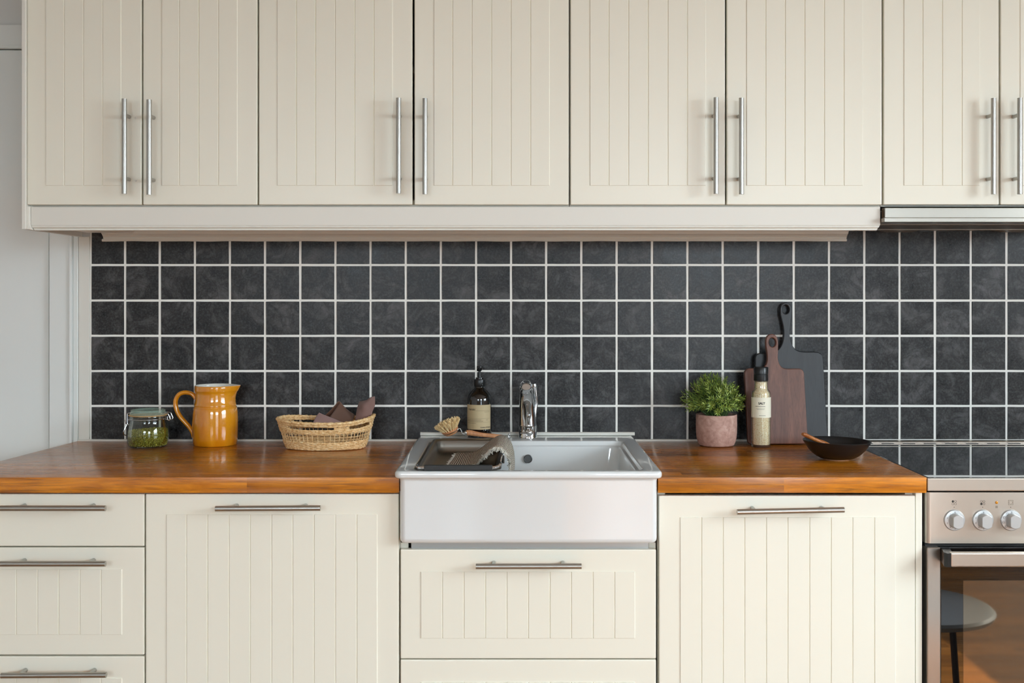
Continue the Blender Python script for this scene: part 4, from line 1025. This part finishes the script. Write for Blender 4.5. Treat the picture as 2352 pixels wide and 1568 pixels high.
# ============================================================ BOWL + SPOON
oy_ = -.355; s_ = FPX / (D + oy_); ocx = X(1922, oy_)
bw = thing('bowl', 'shallow matt black bowl near the cooker end of the worktop', 'bowl', (ocx, oy_, ZW))
zr_ = CZ - (1010.5 - VY) / s_; RR = 76 / s_
def brg(r, z, k=72):
    u = (z - ZW) / (zr_ - ZW)
    return [(ocx + r * math.cos(2 * PI * j / k), oy_ + r * math.sin(2 * PI * j / k), z + .0016 * max(0, u) ** 2 * math.cos(2 * PI * j / k - 3.4)) for j in range(k)]
hgt = zr_ - ZW
ou = [(.034, .0025), (.042, .004), (.052, .009), (.062, .0165), (.071, .026), (.0785, .037), (RR - .0012, hgt - .004), (RR, hgt - .0012), (RR - .001, hgt), (RR - .0028, hgt - .0012)]
inn = [(.0765, .038), (.068, .027), (.058, .018), (.046, .011), (.030, .0075), (.008, .0065)]
part('bowl_body', MB().loft([brg(r, ZW + z) for r, z in ou + inn]), M['bowl'], bw, ang=60)
q = MB(); q.lathe([(.029, ZW + .0002), (.031, ZW + .0004), (.0315, ZW + .0028), (.025, ZW + .003)], ocx, oy_, 40); part('foot_ring', q, M['bowl_foot'], bw)
q = MB(); yq = -.36
sp = smoothpath([(X(1843.5, -.385), -.385, Z(996.5, -.385)), (X(1850, -.38), -.38, Z(998.5, -.38)), (X(1866, -.372), -.372, Z(1006.5, -.372)), (X(1884, -.365), -.365, Z(1014.5, -.365)), (X(1900, -.36), -.36, Z(1025, -.36)), (X(1912, -.356), -.356, Z(1033, -.356))], 5)
K_ = len(sp); q.tube(sp, [(.0042 + .0018 * min(1, i / 4)) if i < 14 else .006 + .0055 * math.sin(min(1, (i - 14) / (K_ - 15)) * PI * .8) for i in range(K_)], 16, flat=.85)
solo('wooden_spoon', q, M['spoon_wood'], 'small wooden spoon resting over the left rim of the black bowl', 'spoon', tuple(sp[K_ // 2]), ang=60)

# ============================================================ COOKER
YC = -.622; cx0 = X(2126.5, YC); cx1 = cx0 + .596
ck = thing('cooker', 'brushed steel electric cooker with black glass hob at the far right', 'cooker', ((cx0 + cx1) / 2, -.3, 0))
mb = MB(); mb.box(cx0 + .004, cx1 - .004, YC + .03, -.03, .06, .862); part('cooker_body', mb, M['black_matte'], ck)
hy = -.632; zc1 = Z(1127.5, hy)
mb = MB(); mb.box(X(2130.5, hy), cx1, hy, -0.02, zc1, Z(1098, hy), .0022); part('hob_frame', mb, M['steel_h'], ck)
mb = MB(); mb.box(X(2130.5, hy) + .0035, cx1 - .004, hy + .002, -.112, Z(1098, hy) - .001, ZW - .0012, .0008); part('hob_glass', mb, M['hob_glass'], ck, label='glossy black ceramic hob glass')
mb = MB(); mb.box(X(2130.5, hy) + .003, cx1 - .004, -.112, -.108, Z(1098, hy), ZW - .0002, .0005); mb.box(X(2130.5, hy) + .003, cx1 - .004, -.045, -.012, Z(1098, hy), ZW + .004, .002); part('rear_strip', mb, M['steel_h'], ck)
mb = MB(); mb.box(X(2130.5, hy) + .003, cx1 - .004, -.108, -.045, Z(1098, hy), ZW - .0012, .0005); part('rear_vent', mb, M['hob_glass'], ck)
for k in range(9):
    q = MB(); a = cx0 + .03 + k * .06; q.loft([rrect(a, a + .035, -.052, -.046, .0028, ZW - .001), rrect(a, a + .035, -.052, -.046, .0028, ZW - .0002)]); part('vent_slot', q, M['black_matte'], ck)
zp0, zp1 = Z(1247.5, YC), Z(1130.5, YC)
q = MB(); k = 8; prof_ = [(cx0 + .012 * (1 - math.cos(PI / 2 * i / k)), YC + .012 * (1 - math.sin(PI / 2 * i / k))) for i in range(k + 1)]
pp = [(cx0, YC + .05)] + prof_ + [(cx1 - .012, YC), (cx1, YC + .012), (cx1, YC + .05)]
q.loft([[(a, b, z) for a, b in pp] for z in (zp0, zp1)]); part('control_panel', q, M['steel_h'], ck, ang=50)
ip = M['ink']
def flat_ring(cx, cz, r, t, m, parent, fill=False):
    q = MB(); y_ = YC - .0003
    if fill: q.loft([circle(cx, cz, r, y_, 20), circle(cx, cz, r, y_ + .0002, 20)])
    else: q.loft([circle(cx, cz, r, y_, 20), circle(cx, cz, r - t, y_, 20), circle(cx, cz, r - t, y_ + .0004, 20), circle(cx, cz, r, y_ + .0004, 20)], False, False)
    return q
for ci, kx_ in enumerate((2191.5, 2257, 2321.5)):
    kx = X(kx_, YC); kz = Z(1194, YC)
    if ci < 2:
        q = MB(); cc = []
        for a in (-1, 1):
            for b in (-1, 1):
                dark = (ci == 0 and a == -1 and b == 1) or (ci == 1 and a == -1 and b == -1)
                r_ = flat_ring(kx + a * .0030, Z(1154, YC) + b * .0029, .0026, .0005, ip, ck, dark); q.add(r_.v, r_.f)
        part('zone_symbol', q, ip, ck)
    else:
        q = MB(); a, b = kx, Z(1153.5, YC); e_ = .0056; y0, y1 = YC - .0003, YC
        for bx_ in ((-e_, -e_ + .0005, -e_, e_), (e_ - .0005, e_, -e_, e_), (-e_, e_, -e_, -e_ + .0005), (-e_, e_, e_ - .0005, e_)): q.box(a + bx_[0], a + bx_[1], y0, y1, b + bx_[2], b + bx_[3])
        r_ = flat_ring(a, b, .004, .0004, ip, ck); q.add(r_.v, r_.f); part('oven_symbol', q, M['ink_soft'], ck)
    q = flat_ring(kx, Z(1164.5, YC), .0009, 0, ip, ck, True); part('marker_dot', q, ip, ck)
    # knob: dial skirt with numerals, and the grip as its sub-part
    q = MB(); q.loft([circle(kx, kz, r / 990, YC - d, 48) for r, d in ((24.3, 0), (24.3, .001), (23.6, .0035), (22.6, .0045), (15.5, .0055), (15, .0055))]); kn = part('knob', q, M['knob'], ck)
    q = MB(); rg = .0163; fl = .0122
    def gr_(sc_, y_):
        out = []
        for j in range(48):
            a = 2 * PI * j / 48; xx, zz2 = rg * sc_ * math.cos(a), rg * sc_ * math.sin(a); xx = max(-fl * sc_, min(fl * sc_, xx)); out.append((kx + xx, y_, kz + zz2))
        return out
    q.loft([gr_(1.05, YC - .005), gr_(1.0, YC - .008), gr_(.98, YC - .0235), gr_(.95, YC - .025), gr_(.88, YC - .0258)]); part('knob_grip', q, M['knob'], kn)
    marks = ('0', '1', '2', '3', '4', '5') if ci < 2 else ('0', '=', '-', '+', 'o', '_')
    for i, ch in enumerate(('0', '1', '2', '3', '4', '5') if ci < 2 else ('0',)):
        a = rad(90 + i * 36); px_, pz_ = kx + .0190 * math.cos(a), kz + .0190 * math.sin(a)
        lettering('numeral', ch, .0050, (lambda u, v, px_=px_, pz_=pz_: (px_ + u, YC - .0055, pz_ + v - .0017)), M['ink'], kn)
    if ci == 2:
        q = MB()
        for i in range(1, 5):
            a = rad(90 + i * 34); px_, pz_ = kx + .019 * math.cos(a), kz + .019 * math.sin(a); h_ = .0022; t_ = .0004
            for u0, u1, v0, v1 in ((-h_, h_, -h_, -h_ + t_), (-h_, h_, h_ - t_, h_), (-h_, -h_ + t_, -h_, h_), (h_ - t_, h_, -h_, h_)): q.box(px_ + u0, px_ + u1, YC - .0056, YC - .0052, pz_ + v0, pz_ + v1)
        part('oven_mode_mark', q, M['ink'], kn)
q = MB(); a, b = X(2289, YC), Z(1153.5, YC); q.loft([circle(a, b, r, YC - d, 20) for r, d in ((.0034, 0), (.0034, .0008), (.0026, .0016), (.001, .002))]); part('indicator_lamp', q, M['amber_lamp'], ck)
q = MB(); b = Z(1164, YC)
for i in (-1, 1):
    for j in (-1, 1): q.box(a + i * .0014 - .0009, a + i * .0014 + .0009, YC - .0003, YC, b + j * .0014 - .0009, b + j * .0014 + .0009)
part('grid_symbol', q, M['ink_soft'], ck)
# oven door
yo = -.628; zd1 = Z(1257.5, yo); zd0 = .16
mb = MB(); mb.box(cx0 + .002, cx1 - .002, YC + .012, YC + .03, zd1, zp0 + .001); part('door_gap', mb, M['black_plastic'], ck)
mb = MB(); gx = X(2161, yo); mb.box(cx0 + .001, gx, yo, YC + .025, zd0, zd1, .0018)
od = bpy.data.objects.new('oven_door', None); C.objects.link(od); od.parent = ck; od.empty_display_size = .05
part('door_stile', mb, M['steel_v'], od); mb = MB(); mb.box(cx1 - (gx - cx0), cx1 - .001, yo, YC + .025, zd0, zd1, .0018); part('door_stile', mb, M['steel_v'], od)
mb = MB(); mb.box(gx + .0005, cx1 - (gx - cx0) - .0005, yo + .0015, YC + .025, zd0, zd1 - .001, .0008); part('door_glass', mb, M['oven_glass'], od)
wx = X(2213, yo); mb = MB(); mb.box(wx, cx1 - (wx - cx0), yo + .0011, yo + .003, .24, Z(1333, yo), .0002); part('viewing_window', mb, M['oven_window'], od)
yhh = -.672
mb = MB(); mb.box(X(2184, yhh - .01), cx1 - .035, yhh - .012, yhh + .004, Z(1301.5, yhh - .01), Z(1269, yhh - .01), .003); part('door_bar', mb, M['steel_h'], od)
for s in (0, 1):
    a0 = X(2160.5, yo) + .003 if s == 0 else cx1 - .012; z0_, z1_ = Z(1302, yhh - .008), Z(1269.5, yhh - .008)
    q = MB(); x_in = gx + .001; xo = X(2184.5, yhh)
    if s == 0: poly = [(x_in, yo + .002), (xo - .017, yhh - .002), (xo - .012, yhh - .011), (xo + .004, yhh - .011), (xo + .004, yhh + .006), (x_in + .02, yo + .002)]
    else: poly = [(cx0 + cx1 - a, b) for a, b in [(x_in, yo + .002), (xo - .017, yhh - .002), (xo - .012, yhh - .011), (xo + .004, yhh - .011), (xo + .004, yhh + .006), (x_in + .02, yo + .002)]]
    q.loft([[(a, b, z) for a, b in poly] for z in (z0_ + .0004, z1_ - .0004)]); part('bar_bracket', q, M['black_plastic'], od)
mb = MB(); mb.box(cx0 + .002, cx1 - .002, YC + .002, YC + .02, .03, .152, .002); part('storage_drawer', mb, M['steel_h'], ck)

# ============================================================ things of the room seen only as reflections
ch = thing('stool', 'grey round-seated stool with thin black legs reflected in the oven glass', 'stool', (1.125, -1.16, 0))
q = MB(); q.lathe([(.05, .425), (.18, .43), (.20, .437), (.205, .448), (.198, .455), (.18, .447), (.05, .440)], 1.125, -1.16, 48); part('seat', q, M['seat_grey'], ch)
for i in range(4):
    a = PI / 4 + i * PI / 2; q = MB(); q.tube([(1.125 + .10 * math.cos(a), -1.16 + .10 * math.sin(a), .43), (1.125 + .13 * math.cos(a), -1.16 + .13 * math.sin(a), .001)], .009, 10); part('leg', q, M['black_matte'], ch)
